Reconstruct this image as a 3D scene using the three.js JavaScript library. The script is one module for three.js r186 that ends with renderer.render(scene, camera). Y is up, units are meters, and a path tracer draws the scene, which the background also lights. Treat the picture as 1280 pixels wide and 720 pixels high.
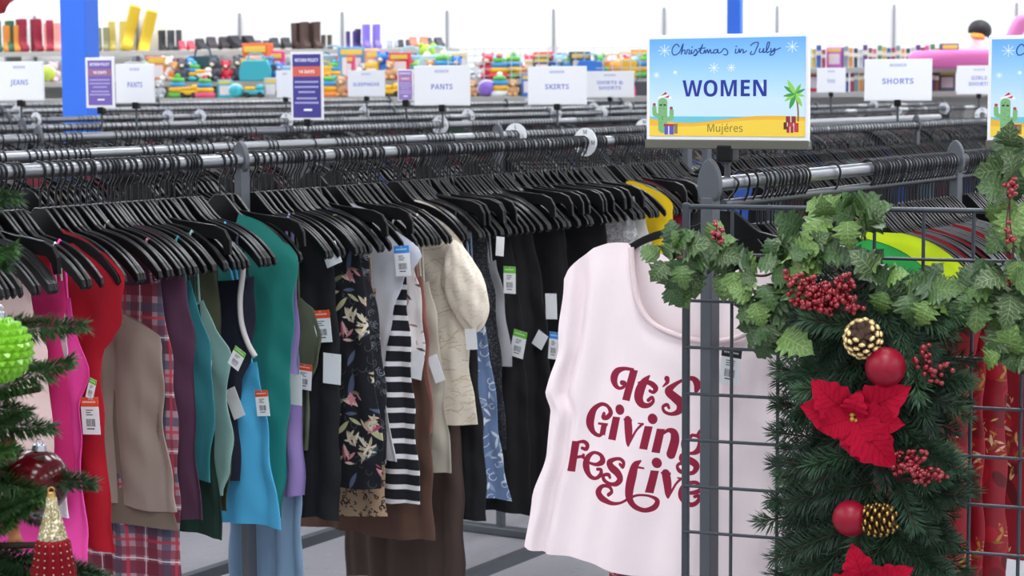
import * as THREE from 'three';
import { mergeGeometries, toCreasedNormals } from 'three/addons/utils/BufferGeometryUtils.js';
import { RoundedBoxGeometry } from 'three/addons/geometries/RoundedBoxGeometry.js';
import { RectAreaLightUniformsLib } from 'three/addons/lights/RectAreaLightUniformsLib.js';

// ---------------------------------------------------------------- camera, light, exposure
const scene = new THREE.Scene();
scene.background = new THREE.Color(0x000000);
const F = 2500, EYE = 1.558;                                   // focal length in pixels of the 1280 x 720 frame, eye height in metres
const camera = new THREE.PerspectiveCamera(2 * Math.atan(360 / F) * 180 / Math.PI, 1280 / 720, 0.1, 100);
camera.position.set(0, EYE, 0);
camera.rotation.set(-Math.atan(248 / F), 0, -0.006, 'YXZ');
camera.focus = 3.6; camera.userData.fStop = 12;
camera.updateMatrixWorld(true);
const renderer = new THREE.WebGLRenderer({ antialias: true });
renderer.toneMapping = THREE.LinearToneMapping;
renderer.toneMappingExposure = 0.84;
renderer.shadowMap.enabled = true;
RectAreaLightUniformsLib.init();

const V = (x, y, z) => new THREE.Vector3(x, y, z);
const PHI = 0.18, CEIL = 4.6;                                   // yaw of the building shell, ceiling height
const room = (x, y, z) => V(x, y, z).applyAxisAngle(V(0, 1, 0), -PHI);
const WALLZ = -22;
// ceiling panels: rows of square-ish troffers
const LIGHT = 19, panelSpots = [];
for (const x of [-11, -8.5, -6, -3.5, -1, 1.5, 4, 6.5, 9, 11.5]) panelSpots.push([x, -20.6]);   // a closer row washes the far wall
for (const z of [-15.8, -11.4, -7.6, -4.4, -1.6, 1.2, 4.4]) for (const x of [-9.6, -4.8, 0, 4.8, 9.6]) panelSpots.push([x, z]);

// ---------------------------------------------------------------- helpers
let seed = 7;
const rnd = () => { seed = (seed + 0x6d2b79f5) | 0; let t = Math.imul(seed ^ (seed >>> 15), 1 | seed); t = (t + Math.imul(t ^ (t >>> 7), 61 | t)) ^ t; return ((t ^ (t >>> 14)) >>> 0) / 4294967296; };
const rr = (a, b) => a + (b - a) * rnd();
const pick = (a) => a[Math.floor(rnd() * a.length) % a.length];
const lerp = (a, b, k) => a + (b - a) * k, clamp = (x, a = 0, b = 1) => Math.min(b, Math.max(a, x));
const smooth = (a, b, x) => { const k = clamp((x - a) / (b - a)); return k * k * (3 - 2 * k); };
const taken = new Map();
function numbered(name) { const n = taken.get(name) ?? 0; taken.set(name, n + 1); return n ? name + '_' + String(n).padStart(3, '0') : name; }
function shade(o) { o.castShadow = true; o.receiveShadow = true; return o; }
function tag(o, label, category, group, kind) { o.userData.label = label; if (category) o.userData.category = category; if (group) o.userData.group = group; if (kind) o.userData.kind = kind; return o; }
function thing(name, label, category, group) { const g = new THREE.Group(); g.name = numbered(name); scene.add(g); return tag(g, label, category, group); }
function part(name, geometry, material, parent, label) { const m = shade(new THREE.Mesh(geometry, material)); m.name = name; if (label) m.userData.label = label; parent.add(m); return m; }
function struct(name, geometry, material) { const m = shade(new THREE.Mesh(geometry, material)); m.name = name; m.userData.kind = 'structure'; scene.add(m); return m; }
function copyOf(o, label, group) { const c = o.clone(); c.name = numbered(o.userData.baseName ?? o.name.replace(/_\d{3}$/, '')); c.userData = { ...o.userData }; if (label) c.userData.label = label; if (group) c.userData.group = group; scene.add(c); return c; }
function ray(px, py) { return V((px - 640) / F, -(py - 360) / F, -1).applyQuaternion(camera.quaternion); }
const TH = Math.atan(1520 / F);                                 // the rails run away from the lens at this yaw
const U = V(Math.sin(TH), 0, -Math.cos(TH)), W = V(Math.cos(TH), 0, Math.sin(TH));
const store = (s, t, y) => V(0, y, 0).addScaledVector(U, s).addScaledVector(W, t);
const toStore = (p) => [p.dot(U), p.dot(W), p.y];
function hit(px, py, n, d) { const r = ray(px, py), o = camera.position; return o.clone().addScaledVector(r, (d - o.dot(n)) / r.dot(n)); }
const onT = (px, py, t) => hit(px, py, W, t), onS = (px, py, s) => hit(px, py, U, s), onY = (px, py, y) => hit(px, py, V(0, 1, 0), y);
const atDepth = (px, py, d) => camera.position.clone().addScaledVector(ray(px, py), d);
const wallN = V(0, 0, 1).applyAxisAngle(V(0, 1, 0), -PHI);
const onWall = (px, py, off = 0) => hit(px, py, wallN, WALLZ + off);

const std = (color, roughness = 0.8, metalness = 0, extra = {}) => new THREE.MeshStandardMaterial({ color, roughness, metalness, ...extra });
const phys = (color, roughness, extra) => new THREE.MeshPhysicalMaterial({ color, roughness, ...extra });
function canvasTex(w, h, draw, repeat) {
  const c = document.createElement('canvas'); c.width = w; c.height = h; const g = c.getContext('2d'); draw(g, w, h);
  const t = new THREE.CanvasTexture(c); t.colorSpace = THREE.SRGBColorSpace; t.wrapS = t.wrapT = repeat ? THREE.RepeatWrapping : THREE.ClampToEdgeWrapping; t.magFilter = THREE.LinearFilter;
  if (repeat) t.repeat.set(1 / repeat[0], 1 / repeat[1]);
  return t;
}
const weaveTex = (() => { const n = 256, d = new Uint8Array(n * n * 4); for (let y = 0; y < n; y++) for (let x = 0; x < n; x++) { const q = 128 + 50 * Math.sin(x * Math.PI / 2) * Math.cos(y * Math.PI / 2) + (rnd() - 0.5) * 110; const i = (y * n + x) * 4; d[i] = d[i + 1] = d[i + 2] = clamp(q, 0, 255); d[i + 3] = 255; } const t = new THREE.DataTexture(d, n, n); t.magFilter = THREE.LinearFilter; t.wrapS = t.wrapT = THREE.RepeatWrapping; t.repeat.set(8, 8); t.needsUpdate = true; return t; })();
const cloth = (color, extra = {}) => std(color, 0.92, 0, { bumpMap: weaveTex, bumpScale: 0.0005, side: THREE.DoubleSide, ...extra });
const box = (w, h, d, x = 0, y = 0, z = 0) => new THREE.BoxGeometry(w, h, d).translate(x, y, z);
const rbox = (w, h, d, r = 0.004, x = 0, y = 0, z = 0) => new RoundedBoxGeometry(w, h, d, 2, Math.min(r, w / 2.1, h / 2.1, d / 2.1)).translate(x, y, z);
const cyl = (r, h, seg = 16, x = 0, y = 0, z = 0) => new THREE.CylinderGeometry(r, r, h, seg).translate(x, y, z);
function rod(a, b, r, seg = 10) { const d = b.clone().sub(a), g = new THREE.CylinderGeometry(r, r, d.length(), seg); g.applyQuaternion(new THREE.Quaternion().setFromUnitVectors(V(0, 1, 0), d.clone().normalize())); return g.translate((a.x + b.x) / 2, (a.y + b.y) / 2, (a.z + b.z) / 2); }
const tube = (pts, r, n = 24, m = 6, closed = false) => new THREE.TubeGeometry(new THREE.CatmullRomCurve3(pts, closed), n, r, m, closed);
const blob = (rx, ry, rz, x = 0, y = 0, z = 0, n = 14) => new THREE.SphereGeometry(1, n, Math.round(n * 0.7)).scale(rx, ry, rz).translate(x, y, z);
const merge = (list) => mergeGeometries(list.map((g) => { const q = g.index ? g.toNonIndexed() : g; for (const k of Object.keys(q.attributes)) if (!['position', 'normal', 'uv'].includes(k)) q.deleteAttribute(k); return q; }));

// ---------------------------------------------------------------- the building
const M = {
  wall: std(0xf4f5f4, 0.9), floor: std(0xb9b8bc, 0.45), ceiling: std(0xe9e9e6, 0.95), blue: std(0x3b80ff, 0.55), shelf: std(0xb4b3ae, 0.6), strip: std(0x9a9ca0, 0.5, 0.3),
  chrome: std(0x9a9da1, 0.34, 0.85), steel: std(0x55585c, 0.42, 0.6), post: std(0x565a60, 0.5, 0.25), hanger: new THREE.MeshPhysicalMaterial({ color: 0x0a0a0c, roughness: 0.36, specularIntensity: 0.6 }), hook: std(0x3a3b3e, 0.3, 0.85), white: std(0xf3f4f6, 0.5), signEdge: std(0x5b5a50, 0.6), grid: std(0x3f454b, 0.45, 0.3),
};
M.floor.map = canvasTex(512, 512, (g, w, h) => { g.fillStyle = '#98979d'; g.fillRect(0, 0, w, h); for (let i = 0; i < 5000; i++) { const q = rr(120, 180) | 0; g.fillStyle = `rgba(${q},${q},${q + 3},0.35)`; g.fillRect(rr(0, w), rr(0, h), rr(1, 4), rr(1, 4)); } }, [0.09, 0.09]);
M.floor.color.set(0xffffff);
const slab = (name, w, h, d, x, y, z, m) => { const o = struct(name, box(w, h, d), m); o.position.copy(room(x, y, z)); o.rotation.y = -PHI; return o; };
slab('floor', 28, 0.2, 32, 0, -0.1, -8, M.floor);
slab('ceiling', 28, 0.2, 32, 0, CEIL + 0.1, -8, M.ceiling);
slab('wall_back', 28, CEIL, 0.2, 0, CEIL / 2, WALLZ - 0.1, M.wall);
slab('wall_front', 28, CEIL, 0.2, 0, CEIL / 2, 8, M.wall);
slab('wall_left', 0.2, CEIL, 30, -13.5, CEIL / 2, -7, M.wall);
slab('wall_right', 0.2, CEIL, 30, 13.5, CEIL / 2, -7, M.wall);
{
  const frame = std(0xf2f2f2, 0.5), glow = std(0xffffff, 0.4, 0, { emissive: new THREE.Color(1, 1, 1), emissiveIntensity: 3 });
  panelSpots.forEach(([x, z]) => {
    const p = thing('ceiling_light', 'square white ceiling light panel with a glowing diffuser', 'ceiling light', 'ceiling light panels above the racks');
    p.position.copy(room(x, CEIL, z)); p.rotation.y = -PHI;
    part('frame', merge([box(1.3, 0.06, 0.06, 0, -0.03, 0.62), box(1.3, 0.06, 0.06, 0, -0.03, -0.62), box(0.06, 0.06, 1.18, 0.62, -0.03, 0), box(0.06, 0.06, 1.18, -0.62, -0.03, 0)]), frame, p);
    part('diffuser', box(1.18, 0.02, 1.18, 0, -0.02, 0), glow, p);
    const l = new THREE.RectAreaLight(0xf6f9ff, LIGHT, 1.16, 1.16); l.name = 'panel_light'; l.position.set(0, -0.05, 0); l.rotation.x = -Math.PI / 2; p.add(l);
  });
}
// blue columns
for (const [pl, pr, d, label] of [[75, 118, 11.5, 'bright blue square column rising beside the far left racks'], [909, 930, 19.5, 'bright blue column behind the palm tree sign']]) {
  const a = atDepth((pl + pr) / 2, 60, d), w = (pr - pl) / F * d / 1.2;
  const o = struct('column_blue', rbox(w, CEIL, w, 0.012), M.blue); o.name = numbered('pillar_blue'); o.position.set(a.x, CEIL / 2, a.z - w / 2); o.rotation.y = -0.32; o.userData.label = label.replace('far left ', 'denim and pants ');
}
// shelving standards on the back wall
for (const px of [44, 172, 300, 428, 559, 692, 830, 971, 1117, 1270]) {
  const a = onWall(px, 60, 0.02), o = thing('wall_standard', 'thin grey slotted shelving upright fixed to the white wall', 'shelf upright', 'slotted uprights on the white wall');
  part('strip', box(0.026, 2.24, 0.03, 0, 1.12, 0), M.strip, o); o.position.set(a.x, 0.2, a.z); o.rotation.y = -PHI;
}

// ---------------------------------------------------------------- clothes racks
const endR = atDepth(888, 231, 3.33), [sR, tR, RY] = toStore(endR);        // the end of the rack behind the wire grid fixes the rail height
const rowT = (px, py, y = RY) => toStore(onY(px, py, y))[1];
const T1 = rowT(320, 199), T2 = rowT(320, 183.5);
const sAt = (px, py, t) => toStore(onT(px, py, t))[0];
function finialGeo() { const s = new THREE.Shape(); s.moveTo(0, 0.04); s.bezierCurveTo(0.012, 0.034, 0.019, 0.012, 0.018, -0.008); s.bezierCurveTo(0.017, -0.018, 0.013, -0.026, 0.009, -0.028); s.lineTo(-0.009, -0.028); s.bezierCurveTo(-0.013, -0.026, -0.017, -0.018, -0.018, -0.008); s.bezierCurveTo(-0.019, 0.012, -0.012, 0.034, 0, 0.04); return new THREE.ExtrudeGeometry(s, { depth: 0.012, bevelEnabled: true, bevelSize: 0.002, bevelThickness: 0.002, bevelSegments: 2, curveSegments: 10 }).translate(0, 0, -0.006); }
const FIN = finialGeo();
function rack(label, t, s0, s1, posts, y = RY, r = 0.016, low = 0.2) {          // local x runs across the rail, local z towards the near end
  const g = thing('clothes_rack', label, 'clothes rack'); g.position.copy(store(s0, t, 0)); g.rotation.y = -TH;
  part('rail', new THREE.CylinderGeometry(r, r, s1 - s0, 20).rotateX(Math.PI / 2).translate(0, y, -(s1 - s0) / 2), M.chrome, g);
  part('base_bar', box(0.03, 0.03, s1 - s0, 0, low, -(s1 - s0) / 2), M.post, g);
  for (const s of posts) {
    part('post', rbox(0.021, y - 0.02, 0.034, 0.003, 0, (y - 0.02) / 2, s0 - s), M.post, g);
    part('finial', FIN.clone().translate(0, y + 0.002, s0 - s + 0.002), M.post, g);
    part('foot', rbox(0.46, 0.03, 0.05, 0.006, 0, 0.015, s0 - s), M.post, g);
  }
  return g;
}
const s300 = sAt(302, 197, T1), s858 = sAt(859, 170, T1), s1Start = sAt(-330, 230, T1);
const rack1 = rack('steel clothes rack with the red, green and cream tops hanging from it', T1, s1Start, s858 + 0.03, [s1Start + 0.03, s300, s858]);
const rack1b = rack('steel clothes rack packed with dark hangers beyond the palm tree sign', T1, s858 + 0.12, s858 + 4.4, [s858 + 0.15, s858 + 2.2, s858 + 4.37]);
const s625 = sAt(623, 186, T2);
const rack2 = rack('steel clothes rack standing right behind the row of women tops', T2, sAt(-340, 205, T2), s625 + 4.5, [s625 - 2.4, s625, s625 + 2.4], RY, 0.016);
const rackR = rack('steel clothes rack ending behind the black wire grid panel', tR, sR, sR + 4.2, [sR, sAt(1195, 196, tR)], RY, 0.0125);
part('lower_rail', new THREE.CylinderGeometry(0.008, 0.008, 4.1, 10).rotateX(Math.PI / 2).translate(0, RY - 0.035, -2.1), M.steel, rackR);
const farRows = [[320, 164, RY], [320, 153, RY + 0.005], [320, 144, RY + 0.01], [320, 134.5, 1.44], [320, 127.5, 1.462]].map(([px, py, y], i) => {
  const t = rowT(px, py, y), a = sAt(-60, py + 6, t), b = Math.min(sAt(1340, py - 14, t), (WALLZ + 2.9 - t * W.dot(wallN)) / U.dot(wallN));
  return { t, y, s0: a, s1: b, i };
});
const farLabel = ['steel clothes rack behind the return policy sign stand', 'steel clothes rack under the pants and skirts signs', 'steel clothes rack with size rings behind the pants sign', 'distant steel clothes rack in front of the toy shelves', 'most distant steel clothes rack along the toy shelves'];
for (const r of farRows) rack(farLabel[r.i], r.t, r.s0, r.s1, [r.s0 + 0.4, lerp(r.s0, r.s1, 0.4), lerp(r.s0, r.s1, 0.75), r.s1 - 0.03], r.y);

// ---------------------------------------------------------------- hangers
const HW = 0.213, NECK = -0.078;
const htop = (x) => { const a = Math.abs(x); return NECK - (a < 0.014 ? 0 : a < 0.08 ? 0.046 * smooth(0.004, 0.075, a) + 0.006 * (a - 0.014) / 0.066 : 0.052 + 0.016 * (a - 0.08) / 0.07 + 0.048 * Math.pow((a - 0.08) / (HW - 0.08), 2.6)); };
function hangerBody(depth, seg) {
  const s = new THREE.Shape(), n = seg; const up = [], dn = [];
  for (let i = 0; i <= n; i++) { const x = lerp(0, HW, i / n); up.push([x, htop(x)]); }
  for (let i = n; i >= 0; i--) { const x = lerp(0, HW - 0.002, i / n); const c = x < 0.05 ? -0.034 : x < 0.1 ? -0.034 + 0.012 * smooth(0.05, 0.1, x) : -0.022; dn.push([x, htop(x) + (x < 0.08 ? Math.min(-0.018, NECK - 0.075 + 0.012 * smooth(0, 0.08, x) - htop(x)) : lerp(NECK - 0.063 - htop(0.08), -0.02, smooth(0.08, 0.13, x)))]); }
  const all = [...up, [HW + 0.003, htop(HW) - 0.012], ...dn];
  s.moveTo(all[0][0], all[0][1]); for (const p of all.slice(1)) s.lineTo(...p);
  for (const p of all.slice().reverse()) if (p[0] > 0.0005) s.lineTo(-p[0], p[1]);
  return new THREE.ExtrudeGeometry(s, { depth: depth - 0.003, bevelEnabled: true, bevelSize: 0.0015, bevelThickness: 0.0015, bevelSegments: 1 }).translate(0, 0, -(depth - 0.003) / 2);
}
function hookGeo(n, m, r) {
  const pts = []; for (let i = 0; i <= 8; i++) { const a = lerp(-0.35, Math.PI * 1.12, i / 8); pts.push(V(-Math.cos(a) * 0.0185, Math.sin(a) * 0.0185, 0)); }
  pts.push(V(0.012, -0.024, 0), V(0.002, -0.04, 0), V(0, -0.058, 0), V(0, NECK - 0.006, 0)); return tube(pts, r, n, m);
}
function hangerFlat(depth) {                                       // the straighter kind with dropped ends
  const s = new THREE.Shape(), half = [[0, NECK], [0.014, NECK], [0.022, NECK - 0.02], [0.04, NECK - 0.036], [0.08, NECK - 0.043], [0.17, NECK - 0.052], [0.196, NECK - 0.062], [0.208, NECK - 0.082], [0.21, NECK - 0.112], [0.198, NECK - 0.114], [0.192, NECK - 0.094], [0.178, NECK - 0.08], [0.08, NECK - 0.072], [0, NECK - 0.07]];
  s.moveTo(...half[0]); for (const p of half.slice(1)) s.lineTo(...p); for (const p of half.slice(1, -1).reverse()) s.lineTo(-p[0], p[1]);
  return new THREE.ExtrudeGeometry(s, { depth: depth - 0.003, bevelEnabled: true, bevelSize: 0.0015, bevelThickness: 0.0015, bevelSegments: 1 }).translate(0, 0, -(depth - 0.003) / 2);
}
const flatG = hangerFlat(0.01);
const bodyG = hangerBody(0.009, 16), hookG = hookGeo(26, 5, 0.0024), bodyLow = hangerBody(0.009, 8), hookLow = hookGeo(12, 3, 0.002);
const chipCols = [0xf2f2f2, 0xd92b3a, 0x37a7e0, 0x49b04c, 0xf0f0e8].map((c) => std(c, 0.5));
const chipG = rbox(0.018, 0.013, 0.012, 0.002, 0.09, htop(0.09) + 0.003, 0);
function makeHanger(name) { const g = new THREE.Group(); part('hook', hookG, M.hook, g); part('body', bodyG, M.hanger, g); return g; }
const hangerProto = makeHanger(), hangerOther = new THREE.Group(); part('hook', hookG, M.hook, hangerOther); part('body', flatG, M.hanger, hangerOther);
let hangerCount = 0;
function hang(s, t, y, label, group, yaw = 0, other) { const h = (other ? hangerOther : hangerProto).clone(); h.name = numbered('clothes_hanger'); scene.add(h); h.position.copy(store(s, t, y)); h.rotation.y = -TH + yaw; tag(h, label, 'clothes hanger', group); hangerCount++; return h; }
// ---------------------------------------------------------------- fabrics with prints
const fabric = {};
const fl = (g, x, y, r, cols, n = 5) => { for (let k = 0; k < n; k++) { const a = k / n * 6.283 + r; g.fillStyle = pick(cols); g.beginPath(); g.ellipse(x + Math.cos(a) * r * 0.55, y + Math.sin(a) * r * 0.55, r * 0.55, r * 0.36, a, 0, 7); g.fill(); } g.fillStyle = '#e8d9a0'; g.beginPath(); g.arc(x, y, r * 0.2, 0, 7); g.fill(); };
const leafy = (g, x, y, r, a, col) => { g.save(); g.translate(x, y); g.rotate(a); g.fillStyle = col; g.beginPath(); g.moveTo(-r, 0); g.quadraticCurveTo(0, -r * 0.5, r, 0); g.quadraticCurveTo(0, r * 0.5, -r, 0); g.fill(); g.restore(); };
fabric.floral = cloth(0xffffff, { map: canvasTex(512, 512, (g, w, h) => { g.fillStyle = '#15171f'; g.fillRect(0, 0, w, h); for (let i = 0; i < 40; i++) leafy(g, rr(0, w), rr(0, h), rr(24, 56), rr(0, 6), pick(['#a9ad83', '#6f7c5c', '#c9c79b', '#3c4a66', '#5a6480'])); for (let i = 0; i < 13; i++) { const x = rr(40, w - 40), y = rr(40, h - 40), cs = pick([['#c98c93', '#b8646f', '#d9aaa8'], ['#d9cdb4', '#c4b594', '#e2d9c4'], ['#b8506a', '#d48a96', '#e8c4bc']]); for (let k = 0; k < 9; k++) leafy(g, x + rr(-26, 26), y + rr(-26, 26), rr(14, 34), rr(0, 6), pick(cs)); }; for (let i = 0; i < 60; i++) { g.strokeStyle = '#5d6a5a'; g.lineWidth = 2; g.beginPath(); const x = rr(0, w), y = rr(0, h); g.arc(x, y, rr(8, 22), 0, rr(1, 4)); g.stroke(); } }, [0.3, 0.3]) });
fabric.paisley = cloth(0xffffff, { map: canvasTex(512, 512, (g, w, h) => { g.fillStyle = '#2c2e36'; g.fillRect(0, 0, w, h); for (let i = 0; i < 130; i++) { g.strokeStyle = pick(['#8c8f98', '#6c7079', '#b0b2b8']); g.lineWidth = rr(2, 5); g.beginPath(); const x = rr(0, w), y = rr(0, h), r = rr(8, 26), a = rr(0, 6); g.arc(x, y, r, a, a + rr(2, 5)); g.stroke(); g.beginPath(); g.arc(x, y, r * 0.45, a + 1, a + 5); g.stroke(); } }, [0.22, 0.22]) });
fabric.stripe = cloth(0xffffff, { map: canvasTex(64, 256, (g, w, h) => { g.fillStyle = '#16181f'; g.fillRect(0, 0, w, h); g.fillStyle = '#e4e4e6'; g.fillRect(0, 70, w, 80); }, [0.1, 0.0385]) });
fabric.hemstripe = cloth(0xffffff, { map: canvasTex(64, 256, (g, w, h) => { g.fillStyle = '#171a24'; g.fillRect(0, 0, w, h); g.fillStyle = '#b9bcc6'; g.fillRect(0, 100, w, 40); }, [0.1, 0.03]) });
fabric.plaid = cloth(0xffffff, { map: canvasTex(256, 256, (g, w, h) => { g.fillStyle = '#a98c94'; g.fillRect(0, 0, w, h); for (const [p, ww, c] of [[0, 60, 'rgba(104,28,48,0.75)'], [90, 40, 'rgba(70,74,96,0.7)'], [150, 14, 'rgba(190,60,80,0.8)'], [190, 40, 'rgba(120,40,60,0.6)'], [240, 6, 'rgba(235,225,225,0.8)']]) { g.fillStyle = c; g.fillRect(p, 0, ww, h); g.fillRect(0, p, w, ww); } }, [0.12, 0.12]) });
fabric.bluefloral = cloth(0xffffff, { map: canvasTex(512, 512, (g, w, h) => { g.fillStyle = '#667da2'; g.fillRect(0, 0, w, h); for (let i = 0; i < 90; i++) { leafy(g, rr(0, w), rr(0, h), rr(18, 40), rr(0, 6), pick(['#c5cfdd', '#8fa2bd', '#dfe5ee'])); } for (let i = 0; i < 40; i++) { g.strokeStyle = '#d8e0ea'; g.lineWidth = 4; g.beginPath(); g.arc(rr(0, w), rr(0, h), rr(10, 26), 0, rr(3, 6)); g.stroke(); } }, [0.24, 0.24]) });
fabric.speck = cloth(0xffffff, { map: canvasTex(256, 256, (g, w, h) => { g.fillStyle = '#202227'; g.fillRect(0, 0, w, h); for (let i = 0; i < 900; i++) { g.fillStyle = pick(['#6a6c70', '#8a8c90', '#3a3c40']); g.fillRect(rr(0, w), rr(0, h), 3, 3); } }, [0.12, 0.12]) });
fabric.cream = cloth(0xffffff, { map: canvasTex(512, 512, (g, w, h) => { g.fillStyle = '#efe4d2'; g.fillRect(0, 0, w, h); for (let i = 0; i < 260; i++) { g.strokeStyle = pick(['#f3ecdf', '#d2c2a4', '#efe6d6', '#d9cbb0']); g.lineWidth = rr(3, 6); g.beginPath(); const x = rr(0, w), y = rr(0, h); g.moveTo(x, y); g.quadraticCurveTo(x + rr(20, 50), y + rr(-30, 10), x + rr(40, 90), y + rr(-50, 20)); g.stroke(); } }, [0.26, 0.26]) });
fabric.whitefloral = cloth(0xffffff, { map: canvasTex(256, 256, (g, w, h) => { g.fillStyle = '#e2dcd9'; g.fillRect(0, 0, w, h); for (let i = 0; i < 36; i++) leafy(g, rr(0, w), rr(0, h), rr(10, 24), rr(0, 6), pick(['#5c4a4c', '#a07a78', '#3f3f48', '#b59a94'])); }, [0.16, 0.16]) });
fabric.leopard = cloth(0xffffff, { map: canvasTex(256, 256, (g, w, h) => { g.fillStyle = '#b09478'; g.fillRect(0, 0, w, h); for (let i = 0; i < 90; i++) { g.strokeStyle = pick(['#2b2420', '#4a3a30']); g.lineWidth = 7; g.beginPath(); const a = rr(0, 6); g.arc(rr(0, w), rr(0, h), rr(5, 11), a, a + rr(2, 5)); g.stroke(); } }, [0.12, 0.12]) });
fabric.lace = cloth(0xffffff, { map: canvasTex(256, 256, (g, w, h) => { g.fillStyle = '#c9c8c9'; g.fillRect(0, 0, w, h); for (let i = 0; i < 160; i++) { g.strokeStyle = pick(['#f6f6f6', '#8f8e90']); g.lineWidth = 4; g.beginPath(); g.arc(rr(0, w), rr(0, h), rr(4, 12), 0, 7); g.stroke(); } }, [0.1, 0.1]) });
fabric.redgold = cloth(0xffffff, { roughness: 0.45, map: canvasTex(512, 512, (g, w, h) => { g.fillStyle = '#8a0c1e'; g.fillRect(0, 0, w, h); for (let i = 0; i < 18; i++) { g.fillStyle = pick(['#6e0814', '#a81426', '#5a0610']); g.beginPath(); g.ellipse(rr(0, w), rr(0, h), rr(20, 60), rr(15, 40), rr(0, 3), 0, 7); g.fill(); } for (let i = 0; i < 8; i++) { const x = rr(30, w - 30), y = rr(30, h - 30); for (let k = 0; k < 11; k++) leafy(g, x + rr(-30, 30), y + rr(-34, 34), rr(8, 22), rr(0, 6), pick(['#b07a34', '#d0a45c', '#7c4a18', '#c9b08c', '#9a2030'])); } for (let i = 0; i < 14; i++) leafy(g, rr(0, w), rr(0, h), rr(16, 34), rr(0, 6), pick(['#c99a4a', '#8a5a1c', '#d8b9a4'])); }, [0.34, 0.34]) });
fabric.sequin = cloth(0xffffff, { roughness: 0.35, map: canvasTex(256, 256, (g, w, h) => { g.fillStyle = '#8c1e44'; g.fillRect(0, 0, w, h); for (let i = 0; i < 700; i++) { g.fillStyle = pick(['#c98a9a', '#a83a5c', '#d9b08a', '#6a1030']); g.beginPath(); g.arc(rr(0, w), rr(0, h), rr(3, 6), 0, 7); g.fill(); } }, [0.12, 0.12]) });
const plainCloth = new Map();
const cl = (hex) => { if (!plainCloth.has(hex)) plainCloth.set(hex, cloth(new THREE.Color(hex).multiplyScalar(1.08))); return plainCloth.get(hex); };

// ---------------------------------------------------------------- garments
const terp = (list, y) => { if (y >= list[0][1]) return list[0][0]; for (let i = 1; i < list.length; i++) if (y >= list[i][1]) { const [x0, y0] = list[i - 1], [x1, y1] = list[i]; return lerp(x0, x1, smooth(0, 1, (y - y0) / (y1 - y0)) * 0.5 + 0.5 * (y - y0) / (y1 - y0)); } return list[list.length - 1][0]; };
function clothShape({ right, left, topF, topB, bot, thick = 0.013, fold = 0.012, waves = 5, seedPhase = 0, rows = 34, cols = 44, uvOff = [0, 0], wrinkle = 0.0035, crease = false }) {
  const n = cols * 2, pos = [], uv = [], idx = [];
  for (let i = 0; i <= n; i++) {
    const ph = i / n * Math.PI * 2, a = Math.cos(ph), front = Math.sin(ph) >= -1e-9, z0 = Math.sin(ph);
    for (let j = 0; j <= rows; j++) {
      const v = j / rows, yt = (front ? topF : topB)(a), yb = bot(a), y = lerp(yt, yb, v), k = smooth(0.02, 0.6, v), ks = smooth(0, 0.12, v);
      const wob = 0.0035 * Math.sin(y * 38 + seedPhase * 4) * ks, xr = terp(right, y) + wob, xl = left ? terp(left, y) - wob : -xr, x = lerp(xl, xr, (a + 1) / 2);
      const f1 = Math.sin(a * waves + seedPhase + 0.6 * Math.sin(v * 3 + seedPhase * 2)), f2 = Math.sin(a * waves * 2.35 + seedPhase * 3.1 + v * 1.4);
      const sharp = (q) => 1 - 2 * Math.pow(1 - Math.abs(q), 1.6), f3 = Math.sin(x * 60 + y * 34 + seedPhase * 5) * Math.sin(y * 23 + seedPhase) * Math.sin(x * 21 - y * 9);
      const z = z0 * thick * (0.52 + 0.48 * ks) * (0.75 + 0.25 * f2 * k) + fold * (k * 0.85 + 0.15 * ks) * (0.5 * f1 + 0.34 * (front ? 1 : 0.6) * sharp(Math.sin(a * waves * 1.7 + seedPhase * 2 + v * 0.8)) + 0.3 * f2) + wrinkle * ks * f3 - (crease ? 0.012 * Math.exp(-Math.pow((a - 0.3) / 0.03, 2)) * ks : 0);
      pos.push(x, y, z); uv.push(x + uvOff[0], y + uvOff[1]);
    }
  }
  const R = rows + 1;
  for (let i = 0; i < n; i++) for (let j = 0; j < rows; j++) { const p = i * R + j, q = p + R; idx.push(p, p + 1, q, q, p + 1, q + 1); }
  const g = new THREE.BufferGeometry(); g.setAttribute('position', new THREE.Float32BufferAttribute(pos, 3)); g.setAttribute('uv', new THREE.Float32BufferAttribute(uv, 2)); g.setIndex(idx); g.computeVertexNormals();
  const N = g.attributes.normal; // close the seam of normals
  for (let j = 0; j <= rows; j++) { const a = j, b = n * R + j, v = V(N.getX(a) + N.getX(b), N.getY(a) + N.getY(b), N.getZ(a) + N.getZ(b)).normalize(); N.setXYZ(a, v.x, v.y, v.z); N.setXYZ(b, v.x, v.y, v.z); }
  return g;
}
const tagHead = { orange: '#e8532a', green: '#6cbf3a', blue: '#3d8fe0', black: '#1b1b1e', plain: null };
const tagMat = {};
for (const [k, c] of Object.entries(tagHead)) tagMat[k] = std(0xffffff, 0.6, 0, { map: canvasTex(128, 224, (g, w, h) => { g.fillStyle = '#eef0f2'; g.fillRect(0, 0, w, h); if (c) { g.fillStyle = c; g.fillRect(0, 0, w, 56); g.fillStyle = 'rgba(255,255,255,0.8)'; for (let i = 0; i < 8; i++) g.fillRect(16 + i * 12, 22, 8, 11); g.fillStyle = '#5a5c62'; for (let i = 0; i < 3; i++) g.fillRect(34, 74 + i * 14, rr(30, 60), 6); g.fillStyle = '#33353a'; for (let i = 0; i < 17; i++) g.fillRect(30 + i * 4, 130, rr(1, 3), 46); g.fillRect(34, 186, 54, 7); } g.fillStyle = '#c9ccd0'; g.beginPath(); g.arc(w / 2, 10, 5, 0, 7); g.fill(); }) });
const tagGeo = rbox(1, 1, 0.02, 0.002);
const garments = [];
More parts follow.
